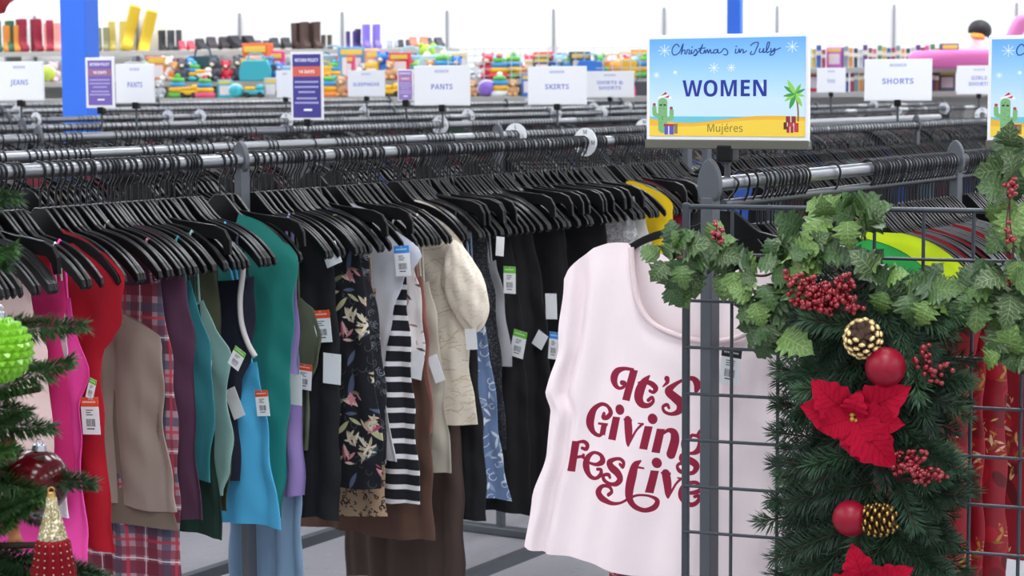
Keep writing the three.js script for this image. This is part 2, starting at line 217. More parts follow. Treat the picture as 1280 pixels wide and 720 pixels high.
// edge: the right-hand outline in the photograph from shoulder to hem; w: half width at the shoulder, which gives its place along the rail
function garment(name, label, category, material, edge, w, o = {}) { garments.push({ name, label, category, material, edge, w, o }); }
// garments on the rack in front, in order along the rail
garment('blush_top', 'pale blush sleeveless top beside the pine branches', 'top', cl(0xcdb3ad), [[36, 352], [44, 392], [58, 440], [62, 500], [66, 600], [70, 640]], 0.17);
garment('magenta_top', 'magenta top with thin ruched shoulder near the pine branches', 'top', cl(0xb0195f), [[80, 350], [82, 382], [78, 420], [84, 470], [90, 560], [92, 620]], 0.165);
garment('white_tank', 'white tank top between the pine branches and hot pink top', 'top', cl(0xd9d4d6), [[84, 395], [86, 440], [80, 470], [86, 520], [88, 600], [92, 650]], 0.155);
garment('pink_top', 'hot pink long sleeveless top next to the red one', 'top', cl(0xee4aa6), [[88, 372], [98, 425], [112, 466], [103, 505], [104, 560], [110, 630], [116, 700], [118, 735]], 0.17);
garment('red_dress', 'bright red peplum dress with cap sleeves', 'dress', cl(0x9e061e), [[150, 316], [156, 345], [153, 400], [140, 424], [129, 440], [128, 500], [133, 590], [142, 690]], 0.215, { cover: true, fold: 0.01 });
garment('taupe_camisole', 'taupe layered camisole with crossed straps', 'camisole', cl(0x978b80), [[200, 420], [204, 436], [206, 490], [208, 540], [220, 612], [226, 640]], 0.185, { strapTo: 0.25, fold: 0.008, layer: true, halter: true });
garment('plaid_shirt', 'maroon and grey plaid shirt hanging behind taupe camisole', 'shirt', fabric.plaid, [[200, 350], [208, 400], [216, 450], [222, 520], [223, 600], [224, 735]], 0.175);
garment('plum_top', 'plum purple draped sleeveless top', 'top', cl(0x523148), [[226, 326], [234, 360], [241, 420], [243, 500], [249, 580], [259, 652]], 0.19, { fold: 0.016, cover: true });
garment('teal_camisole', 'teal camisole with narrow straps beside plum top', 'camisole', cl(0x2c7880), [[238, 350], [250, 390], [261, 432], [266, 480], [266, 520], [262, 600]], 0.175);
garment('forest_top', 'dark forest green top beneath the mint blouse', 'top', cl(0x16352a), [[250, 380], [256, 440], [262, 500], [268, 560], [276, 620], [280, 672]], 0.165);
garment('mint_blouse', 'pale mint blouse with sloping neckline', 'blouse', cl(0x7fa39c), [[254, 375], [270, 408], [287, 440], [284, 500], [290, 550], [289, 590], [278, 616]], 0.175);
garment('olive_tank', 'olive tank top behind the mint blouse', 'top', cl(0x4a4c38), [[272, 334], [273, 380], [276, 440], [290, 560], [288, 640]], 0.16, { cover: true });
garment('navy_tank', 'navy sleeveless top with white halter trim', 'top', cl(0x171a2b), [[318, 345], [319, 400], [318, 445], [304, 475], [300, 520], [301, 604]], 0.2, { trim: true });
garment('sky_camisole', 'bright sky blue camisole top', 'camisole', cl(0x49a8d4), [[321, 452], [329, 490], [337, 545], [348, 620], [356, 662]], 0.185, { strapTo: 0.55 });
garment('emerald_top', 'emerald teal short sleeve satin top', 'top', phys(0x1f8076, 0.6, { side: THREE.DoubleSide, sheen: 0.3 }), [[369, 306], [373, 330], [368, 380], [364, 440], [361, 500], [357, 590], [354, 650]], 0.215, { cover: true, fold: 0.014 });
garment('lavender_top', 'lavender tank top between emerald and black tops', 'top', cl(0x8a76ad), [[371, 350], [374, 400], [372, 450], [376, 500], [379, 560], [381, 622]], 0.178);
garment('pale_blue_dress', 'pale blue long dress hanging beneath lavender top', 'dress', cl(0x7893ad), [[372, 420], [375, 480], [377, 560], [380, 640], [382, 740]], 0.165);
garment('olive_satin_top', 'olive satin top showing behind an orange headed tag', 'top', cl(0x59604c), [[376, 372], [396, 390], [404, 420], [398, 450], [390, 480], [386, 560]], 0.17);
garment('black_tank', 'plain black tank top with striped hem and large blank tag', 'top', cl(0x101116), [[412, 318], [420, 360], [424, 420], [424, 500], [425, 580], [424, 652]], 0.19, { cover: true });
garment('floral_top', 'black top with cream and rose floral print', 'top', fabric.floral, [[452, 338], [458, 380], [463, 440], [470, 500], [479, 560], [474, 612]], 0.19, { cover: true, fold: 0.014 });
garment('paisley_top', 'charcoal and grey paisley top beside the floral one', 'top', fabric.paisley, [[462, 340], [470, 380], [476, 440], [481, 500], [482, 540], [480, 580]], 0.178, { cover: true });
garment('leopard_top', 'tan leopard print top peeping below striped hems', 'top', fabric.leopard, [[470, 360], [474, 440], [478, 520], [482, 600], [486, 648]], 0.165);
garment('white_tee', 'white short sleeve tee with a blue headed tag', 'top', cl(0xc9ccd4), [[505, 290], [529, 318], [522, 330], [503, 346], [492, 395], [481, 440], [480, 500], [497, 574]], 0.215, { cover: true, fold: 0.01 });
garment('striped_top', 'black and white striped long top', 'top', fabric.stripe, [[508, 346], [511, 400], [514, 450], [518, 520], [525, 600], [528, 633]], 0.19);
garment('print_blouse', 'small white blouse with dark printed motifs', 'blouse', fabric.whitefloral, [[516, 330], [524, 360], [527, 400], [530, 432], [524, 470]], 0.185);
garment('brown_dress', 'cinnamon brown long dress beneath the striped top', 'dress', cl(0x5b4136), [[522, 370], [530, 440], [538, 520], [541, 600], [544, 678]], 0.18);
garment('rose_top', 'dusty rose narrow top beside cream blouse', 'top', cl(0x8f5a52), [[527, 345], [534, 380], [538, 430], [542, 500], [544, 540]], 0.18);
garment('ivory_top', 'ivory satin top hanging below ruffled cream blouse', 'top', cl(0xbcb6a6), [[536, 352], [546, 400], [552, 450], [557, 500], [563, 550], [568, 594]], 0.182);
garment('cream_blouse', 'cream textured blouse with a puffed sleeve', 'blouse', fabric.cream, [[574, 290], [584, 318], [588, 360], [584, 415], [586, 455], [592, 500], [598, 532]], 0.2, { cover: true, puff: true, fold: 0.012 });
garment('mocha_dress', 'dark mocha long dress under the cream blouse', 'dress', cl(0x43352f), [[560, 345], [566, 420], [572, 520], [579, 600], [581, 740]], 0.17);
garment('charcoal_top', 'plain charcoal top between cream blouse and blue print', 'top', cl(0x1d1e21), [[585, 335], [592, 400], [600, 480], [606, 560], [608, 650]], 0.18);
garment('blue_print_top', 'blue and white leaf print top with a frilled hem', 'top', fabric.bluefloral, [[598, 360], [606, 415], [616, 470], [621, 530], [626, 580], [638, 626]], 0.185, { fold: 0.015 });
garment('speckled_top', 'black speckled knit top beside blue leaf print', 'top', fabric.speck, [[610, 320], [618, 370], [624, 440], [628, 500], [632, 560]], 0.185, { cover: true });
garment('grey_tank', 'light grey tank top among the black tops', 'top', cl(0x8b8c90), [[620, 325], [629, 370], [636, 420], [640, 460]], 0.18);
garment('black_dress', 'black long dress with green headed tags', 'dress', cl(0x0d0d10), [[640, 312], [650, 380], [656, 460], [660, 560], [664, 645]], 0.195, { cover: true });
garment('black_blouse', 'black draped blouse beside black dress', 'blouse', cl(0x121216), [[668, 305], [680, 370], [688, 460], [694, 560], [700, 632]], 0.195, { cover: true, fold: 0.018 });
garment('black_tunic', 'black tunic beside the pale pink slogan shirt', 'tunic', cl(0x0b0b0d), [[704, 300], [716, 360], [724, 450], [732, 560], [740, 640]], 0.195, { cover: true });
garment('black_vest', 'black sleeveless vest partly behind pink slogan shirt', 'top', cl(0x101014), [[758, 295], [768, 360], [770, 450], [772, 560], [776, 630]], 0.195, { cover: true });
garment('lace_top', 'white and grey lace top beside the yellow shirt', 'top', fabric.lace, [[792, 275], [802, 310], [806, 380], [810, 480]], 0.19);
garment('pale_satin_top', 'off white satin top behind lace top', 'top', cl(0xc4c3bd), [[806, 268], [814, 310], [818, 380], [822, 480]], 0.19);
garment('yellow_shirt', 'bright yellow shirt beyond the pink slogan shirt', 'shirt', cl(0xd8b70c), [[838, 236], [843, 246], [840, 270], [838, 320], [840, 420]], 0.205, { cover: true });
garment('maroon_top', 'maroon top between yellow shirt and wire grid', 'top', cl(0x6d0a22), [[852, 256], [857, 290], [858, 350], [860, 420]], 0.2, { cover: true });
const tagsAt = [['pink_top', 113, 520, 22, 46, 4, 'orange'], ['pink_top', 114, 486, 9, 26, -18, 'green'], ['mint_blouse', 255, 466, 18, 34, -5, 'plain'], ['mint_blouse', 251, 498, 14, 30, 15, 'plain'], ['mint_blouse', 296, 448, 15, 26, -30, 'green'], ['navy_tank', 293, 504, 15, 38, 25, 'plain'], ['sky_camisole', 328, 504, 16, 32, 6, 'orange'], ['lavender_top', 368, 487, 19, 38, -2, 'plain'], ['olive_satin_top', 380, 471, 19, 32, -4, 'orange'], ['black_tank', 402, 408, 23, 40, 6, 'orange'], ['black_tank', 415, 461, 22, 38, -2, 'plain'], ['black_tank', 414, 318, 20, 28, 22, 'plain'], ['white_tee', 503, 326, 19, 38, 5, 'blue'], ['print_blouse', 521, 456, 15, 36, -8, 'plain'], ['ivory_top', 545, 461, 13, 34, 22, 'plain'], ['cream_blouse', 589, 424, 14, 26, 5, 'plain'], ['grey_tank', 637, 350, 15, 34, 0, 'green'], ['black_dress', 648, 430, 17, 34, -12, 'green'], ['speckled_top', 625, 308, 10, 24, -4, 'plain'], ['black_blouse', 689, 383, 14, 32, 2, 'plain'], ['black_blouse', 692, 432, 12, 34, -4, 'blue'], ['black_blouse', 675, 425, 14, 20, -30, 'plain']];
const RAIL1_SIDE = 'hanging on the front rack of tops';
function buildGarment(G, t, y, s) {
  const g = thing(G.name, G.label, G.category, G.o.group); g.position.copy(store(s, t, y)); g.rotation.y = -TH;
  const toLocal = (px, py, off = 0) => { const q = toStore(onS(px, py, s - off)); return [q[1] - t, q[2] - y]; };
  const right = G.edge.map(([px, py]) => toLocal(px, py)).filter((p, i, a) => i === 0 || p[1] < a[i - 1][1]);
  const y0 = right[0][1], hem = right[right.length - 1][1], w0 = right[0][0], o = G.o, rs = rr(0, 6);
  const cover = o.cover, nw = 0.06, nd = o.neck ?? 0.09;
  if (cover) right.unshift([w0 * 0.96, Math.max(y0 + 0.004, htop(w0))]);
  const shoulder = (a) => { const x = Math.abs(a) * w0; if (cover) return Math.abs(a) > 0.985 ? Math.min(htop(w0) + 0.002, right[0][1]) : htop(Math.min(x, HW)) + 0.005; return o.halter ? y0 + 0.075 * Math.pow(1 - Math.abs(a), 0.9) : y0 + 0.018 * Math.pow(Math.abs(a), 3) - 0.018; };
  const topF = (a) => { const x = Math.abs(a) * w0; return cover ? (x < nw ? shoulder(nw / w0) - nd * (1 - (x / nw) ** 2) : shoulder(a)) : shoulder(a); };
  const topB = (a) => { const x = Math.abs(a) * w0; return cover ? (x < nw ? shoulder(nw / w0) - 0.02 * (1 - (x / nw) ** 2) : shoulder(a)) : shoulder(a); };
  part('body', clothShape({ right, topF, topB, bot: (a) => hem + 0.006 * Math.sin(a * 5 + rs), fold: (o.fold ?? 0.011) * 1.15, thick: o.thick ?? 0.012, waves: rr(4, 6.5), seedPhase: rs, crease: o.halter }), G.material, g);
  if (o.halter) for (const k of [-1, 1]) part('strap', tube([V(0.01 * k, y0 + 0.068, 0.012), V(0.02 * k, (y0 + htop(0.05)) / 2 + 0.03, 0.012), V(0.05 * k, htop(0.05) - 0.004, 0.009), V(0.05 * k, htop(0.05) + 0.003, 0), V(0.045 * k, htop(0.05) - 0.03, -0.009)], 0.003, 24, 5), G.material, g);
  else if (!cover) for (const k of [-1, 1]) { const sx = (o.strapTo ?? 0.82) * Math.min(w0, HW - 0.02), yTop = htop(sx); part('strap', tube([V(k * w0 * 0.9, y0 - 0.01, 0.006), V(k * lerp(w0 * 0.9, sx, 0.5), lerp(y0, yTop, 0.5), 0.009), V(k * sx, yTop - 0.006, 0.008), V(k * sx, yTop + 0.003, 0), V(k * sx, yTop - 0.01, -0.008), V(k * w0 * 0.9, y0 - 0.01, -0.006)], 0.003, 24, 5), G.material, g); }
  if (o.layer) part('under_layer', clothShape({ right: right.map(([x, yy]) => [x - 0.012, yy - 0.035]), topF: () => y0 - 0.1, topB: () => y0 - 0.1, bot: () => hem - 0.042, thick: 0.006, fold: 0.005, rows: 14, cols: 20, seedPhase: rs }).translate(0, 0, -0.002), cl(0x75695c), g);
  if (o.trim) { const L = (px, py) => { const q = toLocal(px, py, 0.018); return V(q[0], q[1], 0.018); }; part('halter_trim', tube([L(304, 322), L(303, 345), L(300, 375), L(302, 405), L(310, 430), L(319, 446)], 0.0065, 20, 6), cl(0xb9b6b4), g, 'white halter strap'); }
  if (o.puff) {
    const c = toLocal(588, 358), sl = new THREE.SphereGeometry(1, 40, 24), P = sl.attributes.position;
    for (let i = 0; i < P.count; i++) { let x = P.getX(i), yy = P.getY(i), z = P.getZ(i); const an = Math.atan2(z, x), k = 1 + 0.07 * Math.sin(an * 9 + yy * 3) * (1 - yy * yy) + 0.04 * Math.sin(an * 5 - yy * 7); const drop = 0.35 * (yy < 0 ? 1 : 0.6); P.setXYZ(i, x * k * 0.062 * (1 - 0.35 * Math.max(0, yy)) + (-yy) * 0.03, yy * 0.115 + 0.006 * Math.sin(an * 4) * (yy < -0.3 ? 1 : 0), z * k * 0.032); }
    sl.computeVertexNormals(); part('puff_sleeve', sl.translate(c[0] - 0.012, c[1] + 0.004, 0.012), G.material, g);
    part('puff_sleeve', sl.clone().scale(-1, 1, 1).translate(0, 0, 0), G.material, g);
  }
  for (const [who, px, py, tw, thh, rot, kind] of tagsAt) if (who === G.name) {
    const off = 0.026, c = toLocal(px, py, off), e = toLocal(px + tw / 2, py, off), m = toLocal(px, py + thh / 2, off);
    const tm = part('price_tag', tagGeo, tagMat[kind], g, kind === 'plain' ? 'blank white swing tag' : 'white price tag with ' + kind + ' header');
    tm.scale.set((e[0] - c[0]) * 2, (c[1] - m[1]) * 2, 0.04); tm.position.set(c[0], c[1], off); tm.rotation.z = rot * Math.PI / 180;
  }
  return g;
}
// places along the front rail
{
  let last = -1e9;
  for (const G of garments) { const sh = G.edge[0]; let s = sAt(sh[0], sh[1], T1 + G.w); if (s < last + 0.024) s = last + 0.024; if (Math.abs(s - s300) < 0.042) s = s300 + 0.042; last = s; G.s = s; }
}
const usedS = [];
for (const G of garments) { buildGarment(G, T1, RY, G.s); usedS.push(G.s); hang(G.s, T1, RY, 'black plastic clothes hanger on the rack of women tops', 'hangers on the rack of women tops', rr(-0.05, 0.05)); }

const fillCols = [0x16161a, 0x22242c, 0x2a2320, 0x1c2430, 0x30343a, 0x3a2a30, 0x4b4a48, 0x252a25];
const fillShape = [0, 1, 2].map((i) => { const w = [0.14, 0.15, 0.132][i], h = [0.5, 0.42, 0.56][i]; return clothShape({ right: [[w, htop(w)], [w * 0.9, htop(w) - 0.08], [w * 0.95, -h], [w, -h - 0.12]], topF: (a) => htop(a * w) + 0.004 - (Math.abs(a * w) < 0.05 ? 0.06 * (1 - (a * w / 0.05) ** 2) : 0), topB: (a) => htop(a * w) + 0.004, bot: () => -h - 0.1, thick: 0.006, fold: 0.004, rows: 10, cols: 14, seedPhase: i * 2 }); });
function row(t, y, s0, s1, pitch, label, group, used, fill, clear = 0.008) {
  for (let s = s0; s < s1; s += pitch * rr(0.75, 1.3)) {
    if (used.some((q) => Math.abs(q - s) < clear) || (t === T1 && openSpan.some(([a, b]) => s > a && s < b))) continue;
    const ot = rnd() < 0.13; hang(s, t, y, ot ? label.replace('clothes hanger', 'clothes hanger with straight arms') : label, ot ? group.replace('hangers', 'straight armed hangers') : group, rr(-0.11, 0.11), ot);
    if (rnd() < fill && !(t === T1 && s < garments.find((G) => G.name === 'plum_top').s) && !used.some((q) => Math.abs(q - s) < 0.028)) { const f = thing('dark_top', 'plain dark top squeezed between the brighter tops on the rail', 'top', 'dark tops packed on the rails'); f.position.copy(store(s, t, y)); f.rotation.y = -TH; part('body', pick(fillShape), cl(pick(fillCols)), f); used = [...used, s]; }
  }
}
const openSpan = garments.filter((G) => ['red_dress', 'emerald_top', 'white_tee', 'cream_blouse', 'yellow_shirt'].includes(G.name)).map((G) => [G.s - (G.name === 'red_dress' ? 0.04 : 0.062), G.s]);
row(T1, RY, sAt(8, 213, T1) - 0.25, s858 - 0.05, 0.0175, 'black plastic clothes hanger on the rack of women tops', 'hangers on the rack of women tops', [...usedS, s300 - 0.012, s300, s300 + 0.012, s858], 0.26);

// ---------------------------------------------------------------- hangers and clothes on the other rails
const massSpots = [];
{
  const gapsIn = (t, list) => list.map(([a, b]) => [sAt(a, 185, t), sAt(b, 180, t)]);
  const bare = gapsIn(T2, [[8, 27], [108, 172], [190, 204], [262, 278], [300, 330], [345, 385], [395, 415], [505, 530], [565, 590]]);
  const rowCols = [[0xdfe3e8, 'white'], [0x3f62b8, 'royal blue'], [0xc9a184, 'peach'], [0x6f8a9a, 'slate blue'], [0x2a2b30, 'charcoal'], [0xb0aca4, 'stone'], [0x8a3040, 'wine red']];
  let k = 0;
  for (let s = sAt(-60, 190, T2); s < sAt(900, 170, T2); s += 0.021 * rr(0.8, 1.25)) {
    if (bare.some(([a, b]) => s > a && s < b) || Math.abs(s - s625) < 0.03) continue;
    massSpots.push([s, T2, RY]);
    if (k++ % 6 === 0) { const [c, n] = rowCols[(k / 6 | 0) % rowCols.length]; const f = thing('hanging_top', n + ' top hanging on the rail behind the women tops', 'top', n + ' tops on the second rail'); f.position.copy(store(s, T2, RY)); f.rotation.y = -TH; part('body', fillShape[k % 3], cl(c), f); }
  }
  const upCols = [[0x2f4f9a, 'denim blue'], [0x17181c, 'black'], [0x5c7480, 'grey blue'], [0x6a2540, 'berry'], [0x24272c, 'graphite']];
  k = 0;
  for (let s = s858 + 0.2; s < s858 + 3.4; s += 0.03 * rr(0.8, 1.3)) {
    massSpots.push([s, T1, RY]);
    if (k++ % 5 === 0) { const [c, n] = upCols[(k / 5 | 0) % upCols.length]; const f = thing('hanging_top', n + ' top hanging on the rack beyond the palm tree sign', 'top', n + ' tops beyond the palm tree sign'); f.position.copy(store(s, T1, RY)); f.rotation.y = -TH; part('body', fillShape[k % 3], cl(c), f); }
  }
  for (let s = sR + 0.19; s < sR + 1.75; s += 0.0175 * rr(0.8, 1.25)) { if (Math.abs(s - sAt(1195, 196, tR)) < 0.03 || (s > sAt(1004, 221, tR) && s < sAt(1084, 212, tR))) continue; hang(s, tR, RY, 'black plastic clothes hanger on the rail behind the wire grid', 'hangers on the rail behind the wire grid', rr(-0.06, 0.06)); }
}
// far rails: more hangers and clothes than can be told apart
{
  const spots = [];
  for (const r of farRows) for (let s = r.s0; s < r.s1; s += (0.026 + 0.008 * r.i) * rr(0.7, 1.3)) { if (Math.sin(s * 5.1 + r.i * 2) + Math.sin(s * 13 + r.i) > 1.15) continue; spots.push([s, r.t, r.y]); }
  const nFar = spots.length; spots.push(...massSpots);
  const all = new THREE.Group(); all.name = 'far_hanger_mass'; scene.add(all); tag(all, 'mass of black hangers on the rails behind', 'hangers', null, 'stuff');
  const h = new THREE.InstancedMesh(hookLow, M.hook, spots.length), b = new THREE.InstancedMesh(bodyLow, M.hanger, spots.length); h.name = 'hooks'; b.name = 'bodies'; h.userData.kind = b.userData.kind = 'stuff';
  const q = new THREE.Quaternion();
  const mats = spots.map(([s, t, y]) => { q.setFromAxisAngle(V(0, 1, 0), -TH + rr(-0.1, 0.1)); return new THREE.Matrix4().compose(store(s, t, y), q, V(1, 1, 1)); });
  mats.forEach((m, i) => { h.setMatrixAt(i, m); b.setMatrixAt(i, m); }); all.add(shade(h), shade(b));
  const farTop = clothShape({ right: [[0.2, htop(0.2) + 0.004], [0.19, -0.35], [0.21, -0.75]], topF: (a) => htop(a * 0.2) + 0.005, topB: (a) => htop(a * 0.2) + 0.005, bot: () => -0.72, thick: 0.014, fold: 0.008, rows: 8, cols: 10 });
  const use = mats.slice(0, nFar).filter((m, i) => i % 3 === 0), c = new THREE.InstancedMesh(farTop, cloth(0xffffff), use.length); c.name = 'far_clothes_mass'; tag(c, 'mass of mixed clothes hanging on the distant rails', 'clothes', null, 'stuff');
  const cols = ['#22242a', '#2c2c30', '#3a3f4a', '#1b1d22', '#56585c', '#2a3a55', '#6d6a66', '#3d2f33', '#8a8c90', '#7a2a38', '#30463a', '#17181b'].map((x) => new THREE.Color(x));
  use.forEach((m, i) => { c.setMatrixAt(i, m); c.setColorAt(i, pick(cols)); }); scene.add(shade(c));
}
// round size rings
{
  const face = (txt) => std(0xffffff, 0.55, 0, { map: canvasTex(128, 128, (g) => { g.fillStyle = '#e9ecef'; g.fillRect(0, 0, 128, 128); g.fillStyle = '#5c6066'; g.font = 'bold 26px sans-serif'; g.textAlign = 'center'; g.textBaseline = 'middle'; for (const [x, y] of [[64, 20], [108, 66], [64, 110], [20, 66]]) g.fillText(txt, x, y); }) });
  const s = new THREE.Shape(); s.absarc(0, 0, 0.043, 0, Math.PI * 2); const hole = new THREE.Path(); hole.absarc(0, 0, 0.0175, 0, Math.PI * 2, true); s.holes.push(hole);
  const ringG = new THREE.ExtrudeGeometry(s, { depth: 0.003, bevelEnabled: false, curveSegments: 20 }), uvA = ringG.attributes.uv, pA = ringG.attributes.position;
  for (let i = 0; i < uvA.count; i++) uvA.setXY(i, pA.getX(i) / 0.088 + 0.5, pA.getY(i) / 0.088 + 0.5);
  const faces = { M: face('M'), S: face('S'), L: face('L'), XL: face('XL') };
  const put = (px, py, t, y, txt, label) => { const o = thing('size_ring', label, 'size divider', 'white size rings on the rails'); part('disc', ringG, faces[txt], o); const far = farRows.find((r) => r.t === t); let s = sAt(px, py, t); if (far && s > far.s1 - 0.1) { t = T2; y = RY; s = sAt(px, py, t); } o.position.copy(store(s, t, y)); o.rotation.set(rr(-0.03, 0.03), -TH + rr(-0.15, 0.15), 0); };
  put(732, 179, T1, RY, 'M', 'white round size ring marked M on the women tops rail');
  const R = farRows, near = 'white round size ring on the rail behind the women tops', far = 'white round size ring on the crowded distant rails';
  for (const px of [645]) put(px, 172, T2, RY, pick(['S', 'L']), near);
  for (const [px, i] of [[45, 2], [22, 3], [210, 2], [250, 2], [358, 1], [455, 2], [550, 0], [585, 1], [695, 1], [752, 1], [742, 2], [785, 2], [806, 3], [660, 3], [1092, 1], [1120, 0], [1180, 0], [1228, 1]]) put(px, 145, R[i].t, R[i].y, pick(['S', 'L', 'XL', 'M']), far);
}
// ---------------------------------------------------------------- slogan shirt at the end of the rack
const sShirt = sR + 0.075;
{
  const L = (px, py, off = 0) => { const q = toStore(onS(px, py, sShirt - off)); return [q[1] - tR, q[2] - RY]; };
  const left = [[706, 350], [704, 385], [699, 430], [686, 478], [684, 490], [691, 512], [682, 565], [668, 625], [655, 680], [650, 730]].map((p) => L(...p));
  const right = [[1062, 360], [1064, 400], [1060, 450], [1040, 480], [1015, 540], [1000, 620], [985, 700], [978, 780]].map((p) => L(...p));
  const topPx = [[706, 349], [712, 338], [726, 322], [742, 310], [764, 303], [786, 304], [794, 309], [797, 345], [803, 378], [818, 402], [850, 419], [885, 426], [930, 420], [966, 392], [984, 350], [990, 330], [1000, 326], [1030, 338], [1054, 352], [1062, 360]].map((p) => L(...p));
  const backPx = [[706, 349], [712, 338], [726, 322], [742, 310], [764, 303], [786, 304], [794, 309], [840, 322], [890, 330], [940, 332], [990, 330], [1000, 326], [1030, 338], [1054, 352], [1062, 360]].map((p) => L(...p));
  const x0 = topPx[0][0], x1 = topPx[topPx.length - 1][0];
  const along = (list) => (a) => { const x = lerp(x0, x1, (a + 1) / 2); for (let i = 1; i < list.length; i++) if (x <= list[i][0]) return lerp(list[i - 1][1], list[i][1], (x - list[i - 1][0]) / Math.max(1e-6, list[i][0] - list[i - 1][0])); return list[list.length - 1][1]; };
  const hl = L(655, 681)[1], hm = L(830, 722)[1], hr = L(985, 752)[1];
  const bot = (a) => (a < 0 ? lerp(hm, hl, Math.pow(-a, 1.3)) : lerp(hm, hr, a)) + 0.004 * Math.sin(a * 9);
  const g = thing('slogan_shirt', 'pale pink tee printed with It\'s Giving Festive in dark red', 'shirt'); g.position.copy(store(sShirt, tR, RY)); g.rotation.y = -TH;
  const U0 = [-0.34, -0.72], US = 0.68;                              // print area of the cloth in metres
  const cv = (px, py) => { const q = L(px, py, 0.018); return [(q[0] - U0[0]) / US * 1536, (1 - (q[1] - U0[1]) / US) * 1536]; };
  const Z = (cx, cy) => cv(690 + cx / 3.43, 440 + cy / 3.43);
  const print = canvasTex(1536, 1536, (c, w, h) => {
    c.fillStyle = '#f7e8ea'; c.fillRect(0, 0, w, h);
    for (let i = 0; i < 9000; i++) { c.fillStyle = pick(['rgba(255,255,255,0.10)', 'rgba(226,198,198,0.10)']); c.fillRect(rr(0, w), rr(0, h), rr(1, 3), rr(2, 12)); }
    c.fillStyle = '#8e1838';
    const K = (() => { const a = Z(300, 300), b = Z(310, 300); return Math.hypot(a[0] - b[0], a[1] - b[1]) / 10; })();
    const stroke = (pts) => { const cur = new THREE.CatmullRomCurve3(pts.map(([x, y, r]) => V(x, y, r))), n = pts.length * 16; for (let i = 0; i <= n; i++) { const p = cur.getPoint(i / n), q = Z(p.x, p.y); c.beginPath(); c.arc(q[0], q[1], Math.max(2.2, p.z / 2 * K * 1.12 + 0.6), 0, 7); c.fill(); } };
    const stem = (xa, ya, xb, yb, wd) => { const pts = [[xa - wd / 2, ya], [xa + wd / 2, ya + 3], [xb + wd / 2, yb + 3], [xb - wd / 2, yb - 3]].map((p) => Z(...p)); c.beginPath(); c.moveTo(...pts[0]); for (const p of pts.slice(1)) c.lineTo(...p); c.fill(); };
    const dot = (x, y, r) => { const q = Z(x, y); c.beginPath(); c.arc(q[0], q[1], r * K, 0, 7); c.fill(); };
    stroke([[338, 78, 10], [300, 74, 12], [268, 86, 22], [254, 115, 28], [262, 145, 18], [280, 158, 10], [298, 152, 10], [304, 136, 12], [291, 134, 16]]); stem(344, 78, 309, 210, 34);
    stroke([[412, 104, 5], [390, 130, 24], [372, 165, 34], [367, 200, 32], [382, 226, 22], [410, 230, 14], [430, 212, 10], [425, 196, 10], [409, 208, 12]]); stroke([[366, 134, 8], [400, 130, 14], [428, 142, 18], [440, 158, 18], [430, 174, 10], [415, 168, 10]]);
    stroke([[487, 116, 18], [489, 130, 12], [470, 150, 3]]);
    stroke([[610, 172, 12], [616, 140, 26], [596, 116, 16], [556, 122, 9], [512, 148, 16], [494, 170, 26], [518, 196, 30], [544, 224, 32], [536, 256, 20], [505, 268, 11], [476, 256, 10], [471, 236, 9], [488, 228, 11], [496, 242, 8]]);
    stroke([[210, 268, 12], [206, 284, 14], [224, 284, 16], [240, 264, 16], [226, 236, 12], [198, 228, 12], [168, 246, 18], [150, 285, 28], [148, 322, 26], [164, 352, 16], [190, 362, 11], [208, 348, 12]]); stem(212, 312, 203, 358, 26); stem(206, 306, 204, 318, 46);
    stem(266, 280, 246, 380, 32); dot(281, 250, 20);
    stroke([[318, 296, 30], [322, 340, 32], [322, 385, 20], [321, 402, 6]]); stroke([[384, 310, 8], [360, 335, 7], [340, 368, 8], [322, 402, 8]]); stem(318, 288, 317, 298, 40); stem(378, 304, 377, 312, 26);
    stem(411, 318, 388, 418, 33); dot(427, 288, 20);
    stem(461, 330, 438, 434, 33); stroke([[470, 352, 7], [492, 338, 12], [514, 348, 24], [518, 376, 30], [510, 410, 31], [500, 442, 31]]);
    stroke([[594, 360, 9], [562, 384, 24], [560, 414, 22], [586, 436, 9], [620, 426, 18], [636, 396, 25], [626, 366, 13], [594, 358, 9]]); stroke([[616, 360, 7], [634, 342, 14], [650, 350, 16], [646, 362, 8]]);
    stroke([[580, 440, 9], [548, 446, 12], [546, 462, 18], [590, 468, 24], [618, 488, 24], [606, 516, 14], [570, 521, 12], [536, 510, 14], [528, 492, 10], [544, 480, 10], [560, 492, 9]]);
    stem(91, 384, 68, 516, 30); stroke([[100, 390, 8], [122, 390, 12], [135, 406, 14], [128, 422, 12], [114, 417, 10]]); stroke([[88, 456, 9], [118, 452, 9]]); stem(119, 440, 116, 464, 10);
    stroke([[140, 480, 8], [180, 486, 12], [206, 472, 20], [198, 446, 13], [165, 436, 10], [136, 460, 20], [130, 500, 27], [146, 534, 18], [176, 545, 11], [198, 530, 14], [200, 508, 10], [184, 506, 10]]);
    stroke([[284, 484, 10], [298, 494, 12], [302, 476, 14], [286, 462, 11], [256, 464, 12], [236, 478, 20], [246, 500, 26], [274, 522, 28], [288, 546, 24], [268, 568, 16], [236, 568, 11], [212, 550, 12], [212, 532, 10], [232, 530, 12], [238, 542, 9]]);
    stroke([[377, 468, 5], [355, 486, 22], [342, 530, 31], [330, 590, 30], [330, 630, 24], [350, 664, 18], [390, 682, 15], [430, 668, 18], [440, 642, 15], [412, 622, 8], [362, 616, 7], [330, 628, 8], [290, 648, 8], [244, 650, 14], [202, 628, 22], [190, 602, 20], [208, 578, 12], [236, 582, 12], [248, 602, 12], [232, 616, 12]]); stroke([[350, 492, 8], [388, 500, 5]]);
    stem(433, 510, 408, 607, 33); dot(442, 478, 20);
